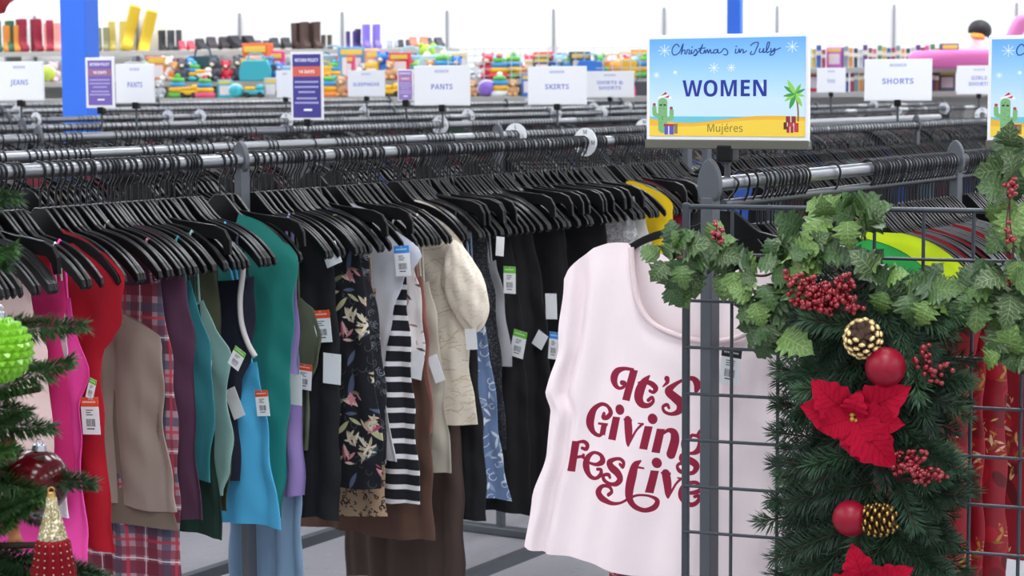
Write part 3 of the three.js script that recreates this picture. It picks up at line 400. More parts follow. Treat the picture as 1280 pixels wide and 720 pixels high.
    stroke([[478, 526, 30], [484, 570, 30], [486, 610, 22], [485, 628, 6]]); stroke([[548, 545, 8], [526, 566, 7], [506, 596, 8], [487, 628, 7]]); stem(478, 518, 478, 528, 42); stem(542, 539, 541, 548, 26);
    stroke([[572, 606, 8], [612, 602, 13], [640, 588, 14], [624, 562, 12], [590, 562, 12], [560, 582, 20], [551, 615, 27], [570, 644, 18], [600, 655, 15], [626, 640, 13], [632, 616, 10], [612, 620, 10]]);
  });
  const mat = cloth(0xffffff, { map: print, bumpScale: 0.0003 });
  const body = clothShape({ right, left, topF: along(topPx), topB: along(backPx), bot, thick: 0.016, fold: 0.0035, waves: 4.4, seedPhase: 1.2, rows: 60, cols: 60, wrinkle: 0.001 });
  const P = body.attributes.position, uvA = body.attributes.uv;
  for (let i = 0; i < P.count; i++) {
    const x = P.getX(i), y = P.getY(i), xe = terp(left, y); let z = P.getZ(i);
    z += -0.014 * Math.exp(-Math.pow((x - xe - 0.04) / 0.009, 2)) * smooth(-0.1, -0.2, y) + 0.009 * Math.exp(-Math.pow((x - xe - 0.02) / 0.011, 2)) * smooth(-0.1, -0.2, y) + 0.011 * Math.sin((x * 0.55 + y * 0.75) * 46 + 2 * Math.sin(x * 20)) * smooth(-0.12, -0.3, y) * smooth(0.02, 0.12, x) + 0.003 * Math.sin((x * 1.6 - y * 0.35) * 55 + 1) * smooth(-0.17, -0.27, x);
    P.setZ(i, z); uvA.setXY(i, (x - U0[0]) / US, (y - U0[1]) / US);
  }
  body.computeVertexNormals(); part('body', body, mat, g);
  const nb = topPx.slice(6, 16).map(([x, y]) => V(x, y + 0.001, 0.014 + 0.004 * Math.sin(x * 20))); part('neckband', tube(nb, 0.0052, 60, 6), cl(0xe9d6d6), g, 'ribbed pink neckband');
  for (const [kind, px, py, w, hh, rot] of [['black', 913, 458, 25, 46, -6]]) { const off = 0.04, a = L(px, py, off), b = L(px + w / 2, py, off), d = L(px, py + hh / 2, off); const tm = part('price_tag', tagGeo, tagMat[kind], g, 'white price tag with black header'); tm.scale.set((b[0] - a[0]) * 2, (a[1] - d[1]) * 2, 0.04); tm.position.set(a[0], a[1], off); tm.rotation.z = rot * Math.PI / 180; }
  const h = hang(sShirt, tR, RY, 'black plastic hanger holding the pale pink slogan shirt', null); h.rotation.order = 'YXZ'; h.scale.set(0.92, 0.62, 1); h.rotation.z = -0.05; delete h.userData.group;
}
// other clothes on the same rail
{
  const tee = (w, len, nd, fold = 0.012) => clothShape({ right: [[w, htop(w)], [w * 1.04, htop(w) - 0.05], [w * 0.97, htop(w) - 0.16], [w * 0.9, -0.3], [w * 0.95, -len]], topF: (a) => { const x = Math.abs(a) * w; return (x < 0.07 ? htop(0.07) - nd * (1 - (x / 0.07) ** 2) : htop(Math.min(x, HW))) + 0.005; }, topB: (a) => { const x = Math.abs(a) * w; return (x < 0.07 ? htop(0.07) : htop(Math.min(x, HW))) + 0.005; }, bot: () => -len, thick: 0.013, fold, waves: 5, seedPhase: w * 40 + len * 9, rows: 24, cols: 26 });
  const putR = (name, label, cat, mat, s, w, len, nd = 0.07, group) => { const f = thing(name, label, cat, group); f.position.copy(store(s, tR, RY)); f.rotation.y = -TH; const bd = part('body', tee(w, len, nd), mat, f); if (name === 'sequin_dress') bd.scale.x = 1.3; hang(s, tR, RY, 'black plastic clothes hanger on the rail behind the wire grid', 'hangers on the rail behind the wire grid').scale.set(0.93, 1, 0.5); };
  const at = (px) => sAt(px, 225, tR);
  putR('sequin_dress', 'magenta sequinned dress hanging behind the pink slogan shirt', 'dress', fabric.sequin, sShirt + 0.045, 0.212, 0.9);
  putR('white_shirt', 'plain white long shirt behind the pink slogan shirt', 'shirt', cl(0xe2e4ea), sShirt + 0.08, 0.208, 0.9);
  putR('red_print_shirt', 'red holiday shirt with gold flowers next to the white shirt', 'shirt', fabric.redgold, at(985), 0.2, 0.85);
  putR('chartreuse_tee', 'neon chartreuse tee above the leafy garland', 'shirt', cl(0xb4c80c), at(1084), 0.208, 0.3, 0.0);
  putR('green_tee', 'kelly green tee below the chartreuse tee', 'shirt', cl(0x1f8a3c), at(1040), 0.2, 0.34, 0.02);
  ['red holiday shirt with gold flowers behind the green tee', 'red shirt with gold floral print beside grid edge', 'red shirt with gold floral print among dark hangers', 'last red gold print shirt on the grid rail'].forEach((l, i) => putR('red_print_shirt', l, 'shirt', fabric.redgold, at([1100, 1120, 1150, 1216][i]), 0.212, [0.96, 0.92, 0.98, 0.9][i]));
  putR('white_blouse', 'white blouse peeping over the leafy garland', 'blouse', cl(0xdedee2), at(1002), 0.2, 0.5, 0.03);
}
// ---------------------------------------------------------------- signs
function signStand(name, label, px0, py0, px1, py1, d, draw, tw, th, o = {}) {
  const c = atDepth((px0 + px1) / 2, (py0 + py1) / 2, d), yaw = o.yaw ?? TH, w = (px1 - px0) / F * d / Math.cos(yaw), h = (py1 - py0) / F * d;
  const g = thing(name, label, 'sign', o.group); g.position.set(c.x, c.y, c.z); g.rotation.y = -yaw;
  part('frame', rbox(w, h, 0.006, 0.002), M.white, g);
  const b = o.border ?? 0.035; part('print', new THREE.PlaneGeometry(w * (1 - b * 2), h - w * b * 2 - (o.foot ?? 0)).translate(0, (o.foot ?? 0) / 2, 0.0042), std(0xffffff, 0.35, 0, { map: canvasTex(tw, th, draw) }), g);
  if (o.foot) part('channel', rbox(w, o.foot * 1.3, 0.02, 0.002, 0, -h / 2 + o.foot * 0.4, 0), M.signEdge, g);
  const drop = c.y - h / 2 - RY; part('stem', rod(V(0, -h / 2, -0.004), V(0, -h / 2 - drop - 0.01, -0.004), 0.0055, 8), M.steel, g); part('clip', rbox(0.03, 0.03, 0.03, 0.004, 0, -h / 2 - 0.01, -0.004), M.hanger, g);
  return g;
}
const womenArt = (g, w, h) => {
  const sky = g.createLinearGradient(0, 0, 0, h * 0.8); sky.addColorStop(0, '#6cb0f4'); sky.addColorStop(0.45, '#a6d6f8'); sky.addColorStop(0.8, '#cfe9fa'); g.fillStyle = sky; g.fillRect(0, 0, w, h);
  const X = (x) => (x - 55) / 850 * w, Y = (y) => (y - 60) / 595 * h, k = w / 850;
  g.fillStyle = '#6cc7d6'; g.fillRect(0, Y(535), w, Y(575) - Y(535));
  g.fillStyle = '#f2b838'; g.beginPath(); g.moveTo(0, Y(545)); g.quadraticCurveTo(X(160), Y(580), X(330), Y(572)); g.quadraticCurveTo(X(520), Y(545), X(640), Y(532)); g.quadraticCurveTo(X(800), Y(525), w, Y(540)); g.lineTo(w, h); g.lineTo(0, h); g.fill();
  g.fillStyle = '#f7d348'; g.beginPath(); g.moveTo(0, Y(590)); g.quadraticCurveTo(X(300), Y(612), X(520), Y(565)); g.quadraticCurveTo(X(700), Y(545), w, Y(560)); g.lineTo(w, h); g.lineTo(0, h); g.fill();
  g.strokeStyle = 'rgba(255,255,255,0.75)'; for (const [x, y, r] of [[140, 130, 36], [835, 120, 34], [415, 240, 30], [510, 240, 24], [95, 280, 18], [200, 265, 12], [680, 345, 14]]) { g.lineWidth = 4 * k; for (let i = 0; i < 4; i++) { const a = i * Math.PI / 4; g.beginPath(); g.moveTo(X(x) - Math.cos(a) * r * k, Y(y) - Math.sin(a) * r * k); g.lineTo(X(x) + Math.cos(a) * r * k, Y(y) + Math.sin(a) * r * k); g.stroke(); } }
  g.fillStyle = '#1c2f93'; g.textAlign = 'center'; g.textBaseline = 'alphabetic'; g.font = `bold ${124 * k}px sans-serif`; g.save(); g.translate(X(476), Y(412)); const tw = g.measureText('WOMEN').width; g.scale(470 * k / tw, 1.06); g.fillText('WOMEN', 0, 0); g.restore();
  g.fillStyle = '#7a6a3c'; g.font = `${58 * k}px sans-serif`; g.save(); g.translate(X(475), Y(628)); g.scale(200 * k / g.measureText('Mujéres').width, 1.05); g.fillText('Mujéres', 0, 0); g.restore();
  g.strokeStyle = '#173a86'; g.lineWidth = 6 * k; g.lineCap = g.lineJoin = 'round';
  for (const p of [[[222, 108], [208, 92], [188, 110], [182, 138], [192, 158], [210, 154], [226, 138], [240, 100], [244, 92], [234, 154], [242, 132], [254, 130], [254, 152], [264, 148], [268, 128], [280, 130], [276, 152], [288, 150], [292, 130], [288, 150], [300, 148], [314, 126], [322, 142], [318, 160], [304, 164], [326, 146], [340, 124], [352, 98]], [[352, 98], [340, 148], [352, 150]], [[330, 122], [366, 118]], [[358, 150], [364, 130], [368, 150], [378, 128], [384, 150], [394, 128], [400, 150], [410, 146]], [[432, 130], [416, 132], [414, 150], [430, 146], [436, 128], [438, 150], [452, 146], [472, 124], [490, 144], [484, 162], [468, 160]], [[534, 128], [532, 152], [546, 148], [552, 128], [556, 150], [566, 130], [574, 136], [574, 152], [592, 140]], [[614, 108], [630, 94], [654, 92], [644, 130], [630, 160], [612, 160], [618, 144]], [[664, 128], [660, 148], [674, 148], [684, 128], [682, 152], [700, 140], [714, 92], [706, 92], [700, 152], [716, 146]], [[722, 128], [724, 150], [742, 128], [738, 160], [718, 168], [724, 152], [772, 126]]]) { const c2 = new THREE.CatmullRomCurve3(p.map(([x, y]) => V(X(x), Y(y), 0))).getPoints(p.length * 6); g.beginPath(); c2.forEach((q, i) => i ? g.lineTo(q.x, q.y) : g.moveTo(q.x, q.y)); g.stroke(); }
  g.fillStyle = '#173a86'; for (const [x, y] of [[294, 112], [536, 112]]) { g.beginPath(); g.arc(X(x), Y(y), 4 * k, 0, 7); g.fill(); }
  // cactus with a red hat and presents
  g.strokeStyle = '#7fb77a'; g.lineWidth = 52 * k; g.beginPath(); g.moveTo(X(130), Y(448)); g.lineTo(X(130), Y(610)); g.stroke(); g.lineWidth = 24 * k; g.beginPath(); g.moveTo(X(82), Y(480)); g.lineTo(X(84), Y(520)); g.lineTo(X(120), Y(540)); g.stroke(); g.beginPath(); g.moveTo(X(180), Y(500)); g.lineTo(X(180), Y(545)); g.lineTo(X(140), Y(560)); g.stroke();
  g.fillStyle = '#5f8f5c'; for (let i = 0; i < 26; i++) g.fillRect(X(rr(110, 150)), Y(rr(440, 610)), 3 * k, 8 * k);
  g.fillStyle = '#b03a56'; for (const [x, y] of [[82, 462], [178, 484]]) { g.beginPath(); g.arc(X(x), Y(y), 9 * k, 0, 7); g.fill(); }
  g.fillStyle = '#2a2a2a'; g.fillRect(X(112), Y(460), 14 * k, 9 * k); g.fillRect(X(134), Y(460), 14 * k, 9 * k);
  g.fillStyle = '#c41f33'; g.beginPath(); g.moveTo(X(118), Y(412)); g.lineTo(X(146), Y(384)); g.lineTo(X(170), Y(416)); g.lineTo(X(156), Y(420)); g.fill(); g.strokeStyle = '#f6f3f0'; g.lineWidth = 12 * k; g.beginPath(); g.moveTo(X(108), Y(420)); g.lineTo(X(154), Y(404)); g.stroke(); g.fillStyle = '#f6f3f0'; g.beginPath(); g.arc(X(172), Y(420), 9 * k, 0, 7); g.fill();
  g.fillStyle = '#5a58b8'; g.fillRect(X(140), Y(590), 52 * k, 54 * k); g.fillStyle = '#d9dce8'; g.fillRect(X(160), Y(590), 8 * k, 54 * k); g.fillStyle = '#b02a3c'; g.fillRect(X(136), Y(582), 60 * k, 12 * k); g.fillStyle = '#8a7a4a'; g.fillRect(X(194), Y(580), 20 * k, 58 * k);
  // palm and gifts
  g.strokeStyle = '#8a6a3c'; g.lineWidth = 9 * k; g.beginPath(); g.moveTo(X(868), Y(560)); g.quadraticCurveTo(X(872), Y(470), X(852), Y(400)); g.stroke();
  for (const [a, l] of [[-2.5, 70], [-2.05, 84], [-1.1, 60], [-0.5, 56], [0.25, 50], [1.1, 76], [1.9, 84], [2.5, 66], [2.95, 60]]) leafy(g, X(852) + Math.cos(a) * l * 0.5 * k, Y(400) + Math.sin(a) * l * 0.5 * k, l * 0.58 * k, a, pick(['#6cc04a', '#3f9a4a', '#8fd25a']));
  for (const [x, y, r, c] of [[830, 560, 26, '#8a3030'], [812, 590, 20, '#5a2a20'], [845, 600, 26, '#c03a40'], [826, 612, 18, '#a02a38']]) { g.fillStyle = c; g.fillRect(X(x) - r * k, Y(y) - r * k, 2 * r * k, 2 * r * k); g.fillStyle = '#e8d8c0'; g.fillRect(X(x) - 3 * k, Y(y) - r * k, 6 * k, 2 * r * k); }
};
signStand('women_sign', 'beach sign reading WOMEN with a cactus and palm tree', 813, 43, 1004, 184, 3.36, womenArt, 1024, 680, { foot: 0.012, border: 0.022 });
signStand('women_sign', 'second beach sign with a cactus above the leafy garland', 1249, 43, 1441, 185, 3.36, womenArt, 512, 340, { foot: 0.012, border: 0.022 });
const words = (lines, head) => (g, w, h) => { g.fillStyle = '#f2f4f8'; g.fillRect(0, 0, w, h); g.textAlign = 'center'; g.fillStyle = '#9fa6d6'; g.font = `bold ${h * 0.1}px sans-serif`; g.fillText(head, w / 2, h * 0.16); g.fillStyle = '#7f88cf'; g.font = `bold ${h * 0.2}px sans-serif`; lines.forEach((t, i) => g.fillText(t, w / 2, h * (0.6 + (i - (lines.length - 1) / 2) * 0.22))); };
for (const [x0, y0, x1, y1, d, lines, label, nm] of [[-8, 77, 58, 126, 9.1, ['JEANS'], 'white category sign reading JEANS', 'category_sign'], [143, 80, 195, 129, 9, ['PANTS'], 'white category sign reading PANTS beside the purple notice', 'category_sign'], [517, 82, 588, 132, 9, ['PANTS'], 'white category sign reading PANTS between toy shelf and size rings', 'category_sign'], [660, 83, 733, 131, 9.3, ['SKIRTS'], 'white category sign reading SKIRTS', 'category_sign'], [1083, 74, 1162, 126, 8.6, ['SHORTS'], 'white category sign reading SHORTS', 'category_sign'], [345, 88, 368, 122, 13, [''], 'small blank white sign behind the return policy notice', 'category_sign'], [434, 88, 482, 121, 13, ['SLEEPWEAR'], 'small white sign reading SLEEPWEAR', 'category_sign'], [733, 89, 792, 122, 13, ['SHIRTS &', 'SHORTS'], 'small white sign with two words beside the SKIRTS sign', 'category_sign'], [1022, 85, 1056, 116, 13, ['TEES'], 'small white sign in front of the book shelf', 'category_sign'], [1198, 82, 1250, 118, 12.5, ['GIRLS', 'SHORTS'], 'small white sign with two words below the pink flamingo', 'category_sign']]) signStand(nm, label, x0, y0, x1, y1, d, words(lines, 'WOMEN'), 256, 170, { border: 0.02, yaw: 0.35 });
const notice = (dark, band) => (g, w, h) => { g.fillStyle = dark; g.fillRect(0, 0, w, h); g.textAlign = 'center'; g.fillStyle = '#fff'; g.font = `bold ${w * 0.15}px sans-serif`; g.fillText('RETURN POLICY', w / 2, h * 0.12, w * 0.84); g.fillStyle = band; g.fillRect(0, h * 0.19, w, h * 0.16); g.fillStyle = '#fff'; g.fillText('14 DAYS', w / 2, h * 0.3); g.fillStyle = '#c9c6ea'; for (const [y, q] of [[0.42, 0.86], [0.5, 0.86], [0.58, 0.6], [0.68, 0.74], [0.75, 0.86]]) { for (let x = 0; x < 12; x++) g.fillRect(w * (0.5 - q / 2 + q * x / 12), h * y, w * q / 12 * 0.75, h * 0.03); } g.fillStyle = '#fff'; g.fillRect(w * 0.38, h * 0.86, w * 0.3, h * 0.035); };
signStand('notice_sign', 'navy notice with an orange band on a stand', 363, 65, 405, 150, 8.2, notice('#463f96', '#e26a58'), 160, 320, { border: 0.07, yaw: 0.35 });
signStand('notice_sign', 'purple notice beside the blue column', 106, 72, 145, 135, 8.7, notice('#7a66b8', '#a8749c'), 160, 260, { border: 0.09, yaw: 0.35 });
signStand('notice_sign', 'small purple notice beside the middle PANTS sign', 497, 87, 517, 126, 9.2, notice('#9a80c4', '#c080a8'), 80, 160, { border: 0.07, yaw: 0.35 });

// ---------------------------------------------------------------- wire grid panel
const GY = 0.36, gridX = V(Math.cos(GY), 0, Math.sin(GY)), gridN = V(-Math.sin(GY), 0, Math.cos(GY)), gridTL = atDepth(858, 258, 3.235), CELL = 0.0762;
const onGrid = (px, py, off = 0) => hit(px, py, gridN, gridTL.dot(gridN) + off);
{
  const g = thing('wire_grid_panel', 'dark grey wire grid panel hung with greenery', 'grid panel'); g.position.set(gridTL.x, 0, gridTL.z); g.rotation.y = -GY;
  const top = gridTL.y, n = 8, rows = Math.floor(top / CELL), w = n * CELL, low = top - rows * CELL + 0.02;
  for (const x of [0, w]) part('frame_bar', rbox(0.012, top - low + 0.012, 0.012, 0.003, x, (top + low) / 2, 0), M.grid, g);
  const across = rod(V(0, 0, 0.006), V(w, 0, 0.006), 0.0027, 8), frameTop = rod(V(0, 0, 0), V(w, 0, 0), 0.0042, 8), upright = rod(V(0, low, 0), V(0, top, 0), 0.0029, 8);
  for (let i = 0; i < rows; i++) { const m = part('wire', i ? across : frameTop, M.grid, g); m.position.y = top - i * CELL; }
  for (let i = 1; i < n; i++) { const m = part('wire', upright, M.grid, g); m.position.x = i * CELL; }
  for (const x of [0.02, w - 0.02]) part('foot', merge([rbox(0.025, 0.02, 0.45, 0.004, x, 0.01, 0), rbox(0.016, low, 0.016, 0.002, x, low / 2, 0)]), M.grid, g);
}
// ---------------------------------------------------------------- greenery helpers
function needleSprig(len, n, nl, spread, nr = 0.0007, up = 0) {          // a twig along +x with needles all round
  const pos = [], col = [], c = new THREE.Color(); const tw = [];
  const tri = (a, b, d, cc) => { for (const p of [a, b, d]) { pos.push(p.x, p.y, p.z); col.push(cc.r, cc.g, cc.b); } };
  const bend = (x) => up * x * x / len;
  for (let i = 0; i < n; i++) {
    const k = Math.pow(rnd(), 0.85), x = len * k, an = rr(0, Math.PI * 2), tip = smooth(0.8, 1, k), lean = lerp(rr(0.35, 0.75), rr(0.8, 1.4), tip);
    const d = V(lean, Math.cos(an) * spread, Math.sin(an) * spread).normalize(), o = V(x, bend(x), 0), L = nl * rr(0.7, 1.1) * (1 - 0.25 * tip), e = o.clone().addScaledVector(d, L).add(V(0, -0.12 * L, 0));
    const sd = V(0, 1, 0).cross(d).normalize().multiplyScalar(nr), ud = sd.clone().cross(d).normalize().multiplyScalar(nr * 1.0), m = o.clone().lerp(e, 0.6);
    const g = rr(0.75, 1.35); c.setRGB(g, g * rr(0.95, 1.08), g * rr(0.8, 1.05));
    const A = m.clone().add(sd), B = m.clone().sub(sd), C = m.clone().add(ud);
    tri(o, A, C, c); tri(o, C, B, c); tri(o, B, A, c); tri(e, C, A, c); tri(e, B, C, c); tri(e, A, B, c);
  }
  const g = new THREE.BufferGeometry(); g.setAttribute('position', new THREE.Float32BufferAttribute(pos, 3)); g.setAttribute('color', new THREE.Float32BufferAttribute(col, 3)); g.computeVertexNormals();
  const stem = tube([V(0, 0, 0), V(len * 0.5, bend(len * 0.5), 0), V(len, bend(len), 0)], 0.0016, 6, 5);
  return { g, stem };
}
const mk = (hex, r = 0.6) => std(hex, r, 0, { vertexColors: true });
const aim = (o, dir, upv) => { const x = dir.clone().normalize(), z = x.clone().cross(upv).normalize(), y = z.clone().cross(x); o.quaternion.setFromRotationMatrix(new THREE.Matrix4().makeBasis(x, y, z)); };
const barkM = std(0x3a2c20, 0.9), redMatte = phys(0x8a0524, 0.4, { specularIntensity: 0.7 }), goldM = std(0xc9a45c, 0.32, 0.9), berryM = phys(0x860619, 0.25, { clearcoat: 0.6 });
const toCam = (p) => camera.position.clone().sub(p).normalize();

// ---------------------------------------------------------------- pine swag on the grid
{
  const g = thing('pine_swag', 'long dark green pine swag hanging on the wire grid', 'swag');
  const sprigs = [0, 1, 2, 3].map((i) => needleSprig(rr(0.1, 0.14), 300, 0.034, 0.85, 0.0008, rr(-0.3, 0.3)));
  const mats = [mk(0x183322), mk(0x1f3f2a), mk(0x132a1d), mk(0x3a5a40)];
  g.position.copy(onGrid(1105, 500, 0.03));
  const spine = [[1092, 345], [1102, 375], [1112, 420], [1112, 500], [1108, 580], [1100, 660], [1098, 730], [1098, 770]];
  const sp = new THREE.CatmullRomCurve3(spine.map(([x, y]) => V(x, y, 0)));
  part('stem', tube(spine.map(([x, y]) => onGrid(x, y, 0.025).sub(g.position)), 0.006, 40, 6), barkM, g);
  const halfW = (k) => lerp(30, 88, smooth(0.0, 0.3, k)) + 22 * smooth(0.5, 0.9, k);
  const N = 300;
  for (let i = 0; i < N; i++) {
    const k = (i + rnd()) / N, c = sp.getPoint(k), side = i % 2 ? 1 : -1, lay = rnd(), r = halfW(k) * (lay < 0.5 ? rr(0.25, 0.68) : rr(0, 0.5));
    const mid = i % 5 === 0, px = c.x + (mid ? rr(-20, 20) : side * r * (side > 0 ? 0.42 : 0.75)), py = c.y + rr(-14, 14), off = lay < 0.5 ? rr(0.015, 0.035) : rr(0.045, 0.085);
    const q = pick(sprigs), m = part('pine_sprig', q.g, pick(mats), g); part('twig', q.stem, barkM, m);
    m.userData.kind = 'stuff';
    const p = onGrid(px, py, off); m.position.copy(p).sub(g.position);
    const ang = mid ? -Math.PI / 2 + rr(-0.7, 0.7) : side > 0 ? rr(-1.1, 0.3) : Math.PI - rr(-1.1, 0.3);
    const dir = gridX.clone().multiplyScalar(Math.cos(ang)).add(V(0, 1, 0).multiplyScalar(Math.sin(ang) - 0.15)).addScaledVector(gridN, rr(0.0, 0.35)); aim(m, dir, gridN.clone().add(V(0, 0.3, 0))); if (side > 0 && !mid) m.scale.setScalar(0.85);
  }
}
// ---------------------------------------------------------------- ornaments, flowers, cones and berries on the swag
function bauble(label, p, r, mat, capMat, capDir = V(0, 1, 0)) { const o = thing('bauble', label, 'ornament'); o.position.copy(p); const q = new THREE.Quaternion().setFromUnitVectors(V(0, 1, 0), capDir.clone().normalize()); part('ball', new THREE.SphereGeometry(r, 48, 32), mat, o); part('cap', new THREE.CylinderGeometry(r * 0.2, r * 0.23, r * 0.2, 18).translate(0, r * 1.04, 0).applyQuaternion(q), capMat, o); part('loop', new THREE.TorusGeometry(r * 0.1, r * 0.022, 8, 16).translate(0, r * 1.22, 0).applyQuaternion(q), capMat, o); return o; }
bauble('matte red bauble above the poinsettia on the pine swag', onGrid(1107, 459, 0.135), 0.0305, redMatte, goldM, V(0.2, 0.6, -0.8));
bauble('matte red bauble beside the gold pine cone', onGrid(1063, 648, 0.13), 0.0275, redMatte, goldM, V(0.4, 0.5, -0.8));
function pineCone(label, p, dir, len, rad, body, tips) {
  const o = thing('pine_cone', label, 'pine cone'); o.position.copy(p); o.quaternion.setFromUnitVectors(V(0, 1, 0), dir.clone().normalize());
  part('core', blob(rad * 0.55, len * 0.48, rad * 0.55), body, o);
  const sc = [], tp = []; const n = 56;
  for (let i = 0; i < n; i++) { const k = (i + 0.5) / n, y = lerp(-0.48, 0.48, k) * len, R = rad * Math.sqrt(Math.max(0.05, 1 - Math.pow(k * 1.7 - 0.75, 2))) * 0.62, a = i * 2.39996; const s1 = blob(rad * 0.34, rad * 0.1, rad * 0.24, 0, 0, 0, 8).rotateZ(0.5).translate(R, 0, 0).rotateY(a).translate(0, y, 0); sc.push(s1); tp.push(blob(rad * 0.13, rad * 0.09, rad * 0.2, 0, 0, 0, 6).translate(R + rad * 0.3, rad * 0.16, 0).rotateY(a).translate(0, y, 0)); }
  const a = part('scales', merge(sc), body, o); a.userData.kind = 'stuff'; const b = part('scale_tips', merge(tp), tips, o); b.userData.kind = 'stuff'; return o;
}
pineCone('brown pine cone with gold tips on the pine swag', onGrid(1079, 424, 0.13), V(-0.2, 0.5, 0.8), 0.055, 0.03, std(0x3b2412, 0.7), std(0xd9bf86, 0.35, 0.6));
pineCone('gilded pine cone beside the lower red bauble', onGrid(1097, 650, 0.135), V(0.9, 0.1, 0.4), 0.05, 0.026, std(0x4a3512, 0.5, 0.5), goldM);
function petalGeo(len, wid, teeth) {
  const s = new THREE.Shape(), up = [], n = 14; for (let i = 0; i <= n; i++) { const k = i / n, w = wid * Math.pow(Math.sin(Math.PI * Math.pow(k, 0.8)), 0.8) * (i % 3 === 1 && k > 0.2 && k < 0.85 ? 1 + teeth : 1); up.push([k * len, w]); }
  s.moveTo(0, 0); for (const p of up) s.lineTo(...p); for (const p of up.slice().reverse()) s.lineTo(p[0], -p[1]);
  const g = new THREE.ExtrudeGeometry(s, { depth: 0.0008, bevelEnabled: false, steps: 1 }), P = g.attributes.position;
  return { g, P };
}
function bendPetal(g, len, lift, fold, ripple = 0.0015) { const P = g.attributes.position; for (let i = 0; i < P.count; i++) { const x = P.getX(i), y = P.getY(i), z = P.getZ(i), k = x / len; P.setZ(i, z + lift * Math.sin(k * Math.PI * 0.9) - fold * k * k + Math.abs(y) * 0.22 + ripple * Math.sin(y * 300 + x * 90)); } g.computeVertexNormals(); return g; }
// subdivided leaf blade: grid across and along, so that it can bend
function blade(len, wid, profile, nx = 16, ny = 6, lift = 0.01, fold = 0.01, vee = 0.2, ripple = 0.0012) {
  const pos = [], idx = [], uv = [];
  for (let i = 0; i <= nx; i++) for (let j = 0; j <= ny; j++) { const k = i / nx, b = j / ny * 2 - 1, w = wid * profile(k, b), x = len * k + (Math.abs(b) > 0.99 ? 0 : 0), y = w * b; pos.push(x, y, lift * Math.sin(k * 2.8) - fold * k * k + Math.abs(y) * vee + ripple * Math.sin(i * 1.9) * Math.abs(b)); uv.push(k, b * 0.5 + 0.5); }
  const R = ny + 1; for (let i = 0; i < nx; i++) for (let j = 0; j < ny; j++) { const p = i * R + j, q = p + R; idx.push(p, q, p + 1, q, q + 1, p + 1); }
  const g = new THREE.BufferGeometry(); g.setAttribute('position', new THREE.Float32BufferAttribute(pos, 3)); g.setAttribute('uv', new THREE.Float32BufferAttribute(uv, 2)); g.setIndex(idx); g.computeVertexNormals();
  const back = g.clone(); const BP = back.attributes.position; for (let i = 0; i < BP.count; i++) BP.setZ(i, BP.getZ(i) - 0.0007); back.setIndex(g.index.array.slice().reverse ? Array.from(g.index.array).reverse() : null); back.computeVertexNormals();
  return merge([g, back]);
}
const petalProf = (k) => Math.pow(Math.sin(Math.PI * Math.pow(Math.min(1, k + 0.02), 0.85)), 0.85) * (1 + (k > 0.25 && k < 0.8 ? 0.12 * Math.sin(k * 32) : 0));
const velvet = phys(0xa0082a, 0.8, { specularIntensity: 0.25, map: canvasTex(256, 128, (g, w, h) => { g.fillStyle = '#ffffff'; g.fillRect(0, 0, w, h); g.strokeStyle = 'rgba(160,110,110,0.7)'; g.lineWidth = 3; g.beginPath(); g.moveTo(0, h / 2); g.lineTo(w, h / 2); g.stroke(); g.lineWidth = 2; for (let i = 1; i < 9; i++) for (const s of [-1, 1]) { g.beginPath(); g.moveTo(i * 24, h / 2); g.lineTo(i * 24 + 44, h / 2 + s * 56); g.stroke(); } }) });
function poinsettia(label, p, list, n = gridN) {
  const o = thing('poinsettia', label, 'flower'); o.position.copy(p);
  list.forEach(([ang, len, wid, tilt], i) => { const m = part('petal', blade(len, wid, petalProf, 18, 6, 0.012, 0.012, 0.18, 0.002), velvet, o); const a = ang * Math.PI / 180; aim(m, gridX.clone().multiplyScalar(Math.cos(a)).add(V(0, Math.sin(a), 0)).addScaledVector(n, tilt), gridN.clone().cross(V(0, 1, 0)).add(V(0.01, 0, 0))); const x = gridX.clone().multiplyScalar(Math.cos(a)).add(V(0, Math.sin(a), 0)).addScaledVector(n, tilt).normalize(), z = n.clone().addScaledVector(x, -n.dot(x)).normalize(), y = z.clone().cross(x); m.quaternion.setFromRotationMatrix(new THREE.Matrix4().makeBasis(x, y, z)); m.position.addScaledVector(n, 0.003 * (i % 3)); });
  part('flower_centre', merge([0, 1, 2, 3, 4].map((i) => blob(0.004, 0.004, 0.004, Math.cos(i * 1.26) * 0.006, Math.sin(i * 1.26) * 0.006, 0.008, 8))), std(0xb8963c, 0.5), o); return o;
}
poinsettia('large red velvet poinsettia with pointed petals on the pine swag', onGrid(1068, 520, 0.128), [[172, 0.085, 0.028, 0.1], [140, 0.085, 0.03, 0.15], [200, 0.06, 0.024, 0.2], [30, 0.1, 0.032, 0.12], [-5, 0.08, 0.028, 0.2], [-48, 0.1, 0.034, 0.15], [-80, 0.07, 0.026, 0.3], [75, 0.045, 0.02, 0.4]]);
poinsettia('lower red poinsettia half out of sight below the bauble', onGrid(1086, 735, 0.125), [[110, 0.075, 0.026, 0.2], [30, 0.08, 0.026, 0.15], [-40, 0.08, 0.028, 0.15], [180, 0.08, 0.026, 0.2], [250, 0.08, 0.026, 0.2]]);
const berryG = new THREE.IcosahedronGeometry(0.0042, 2);
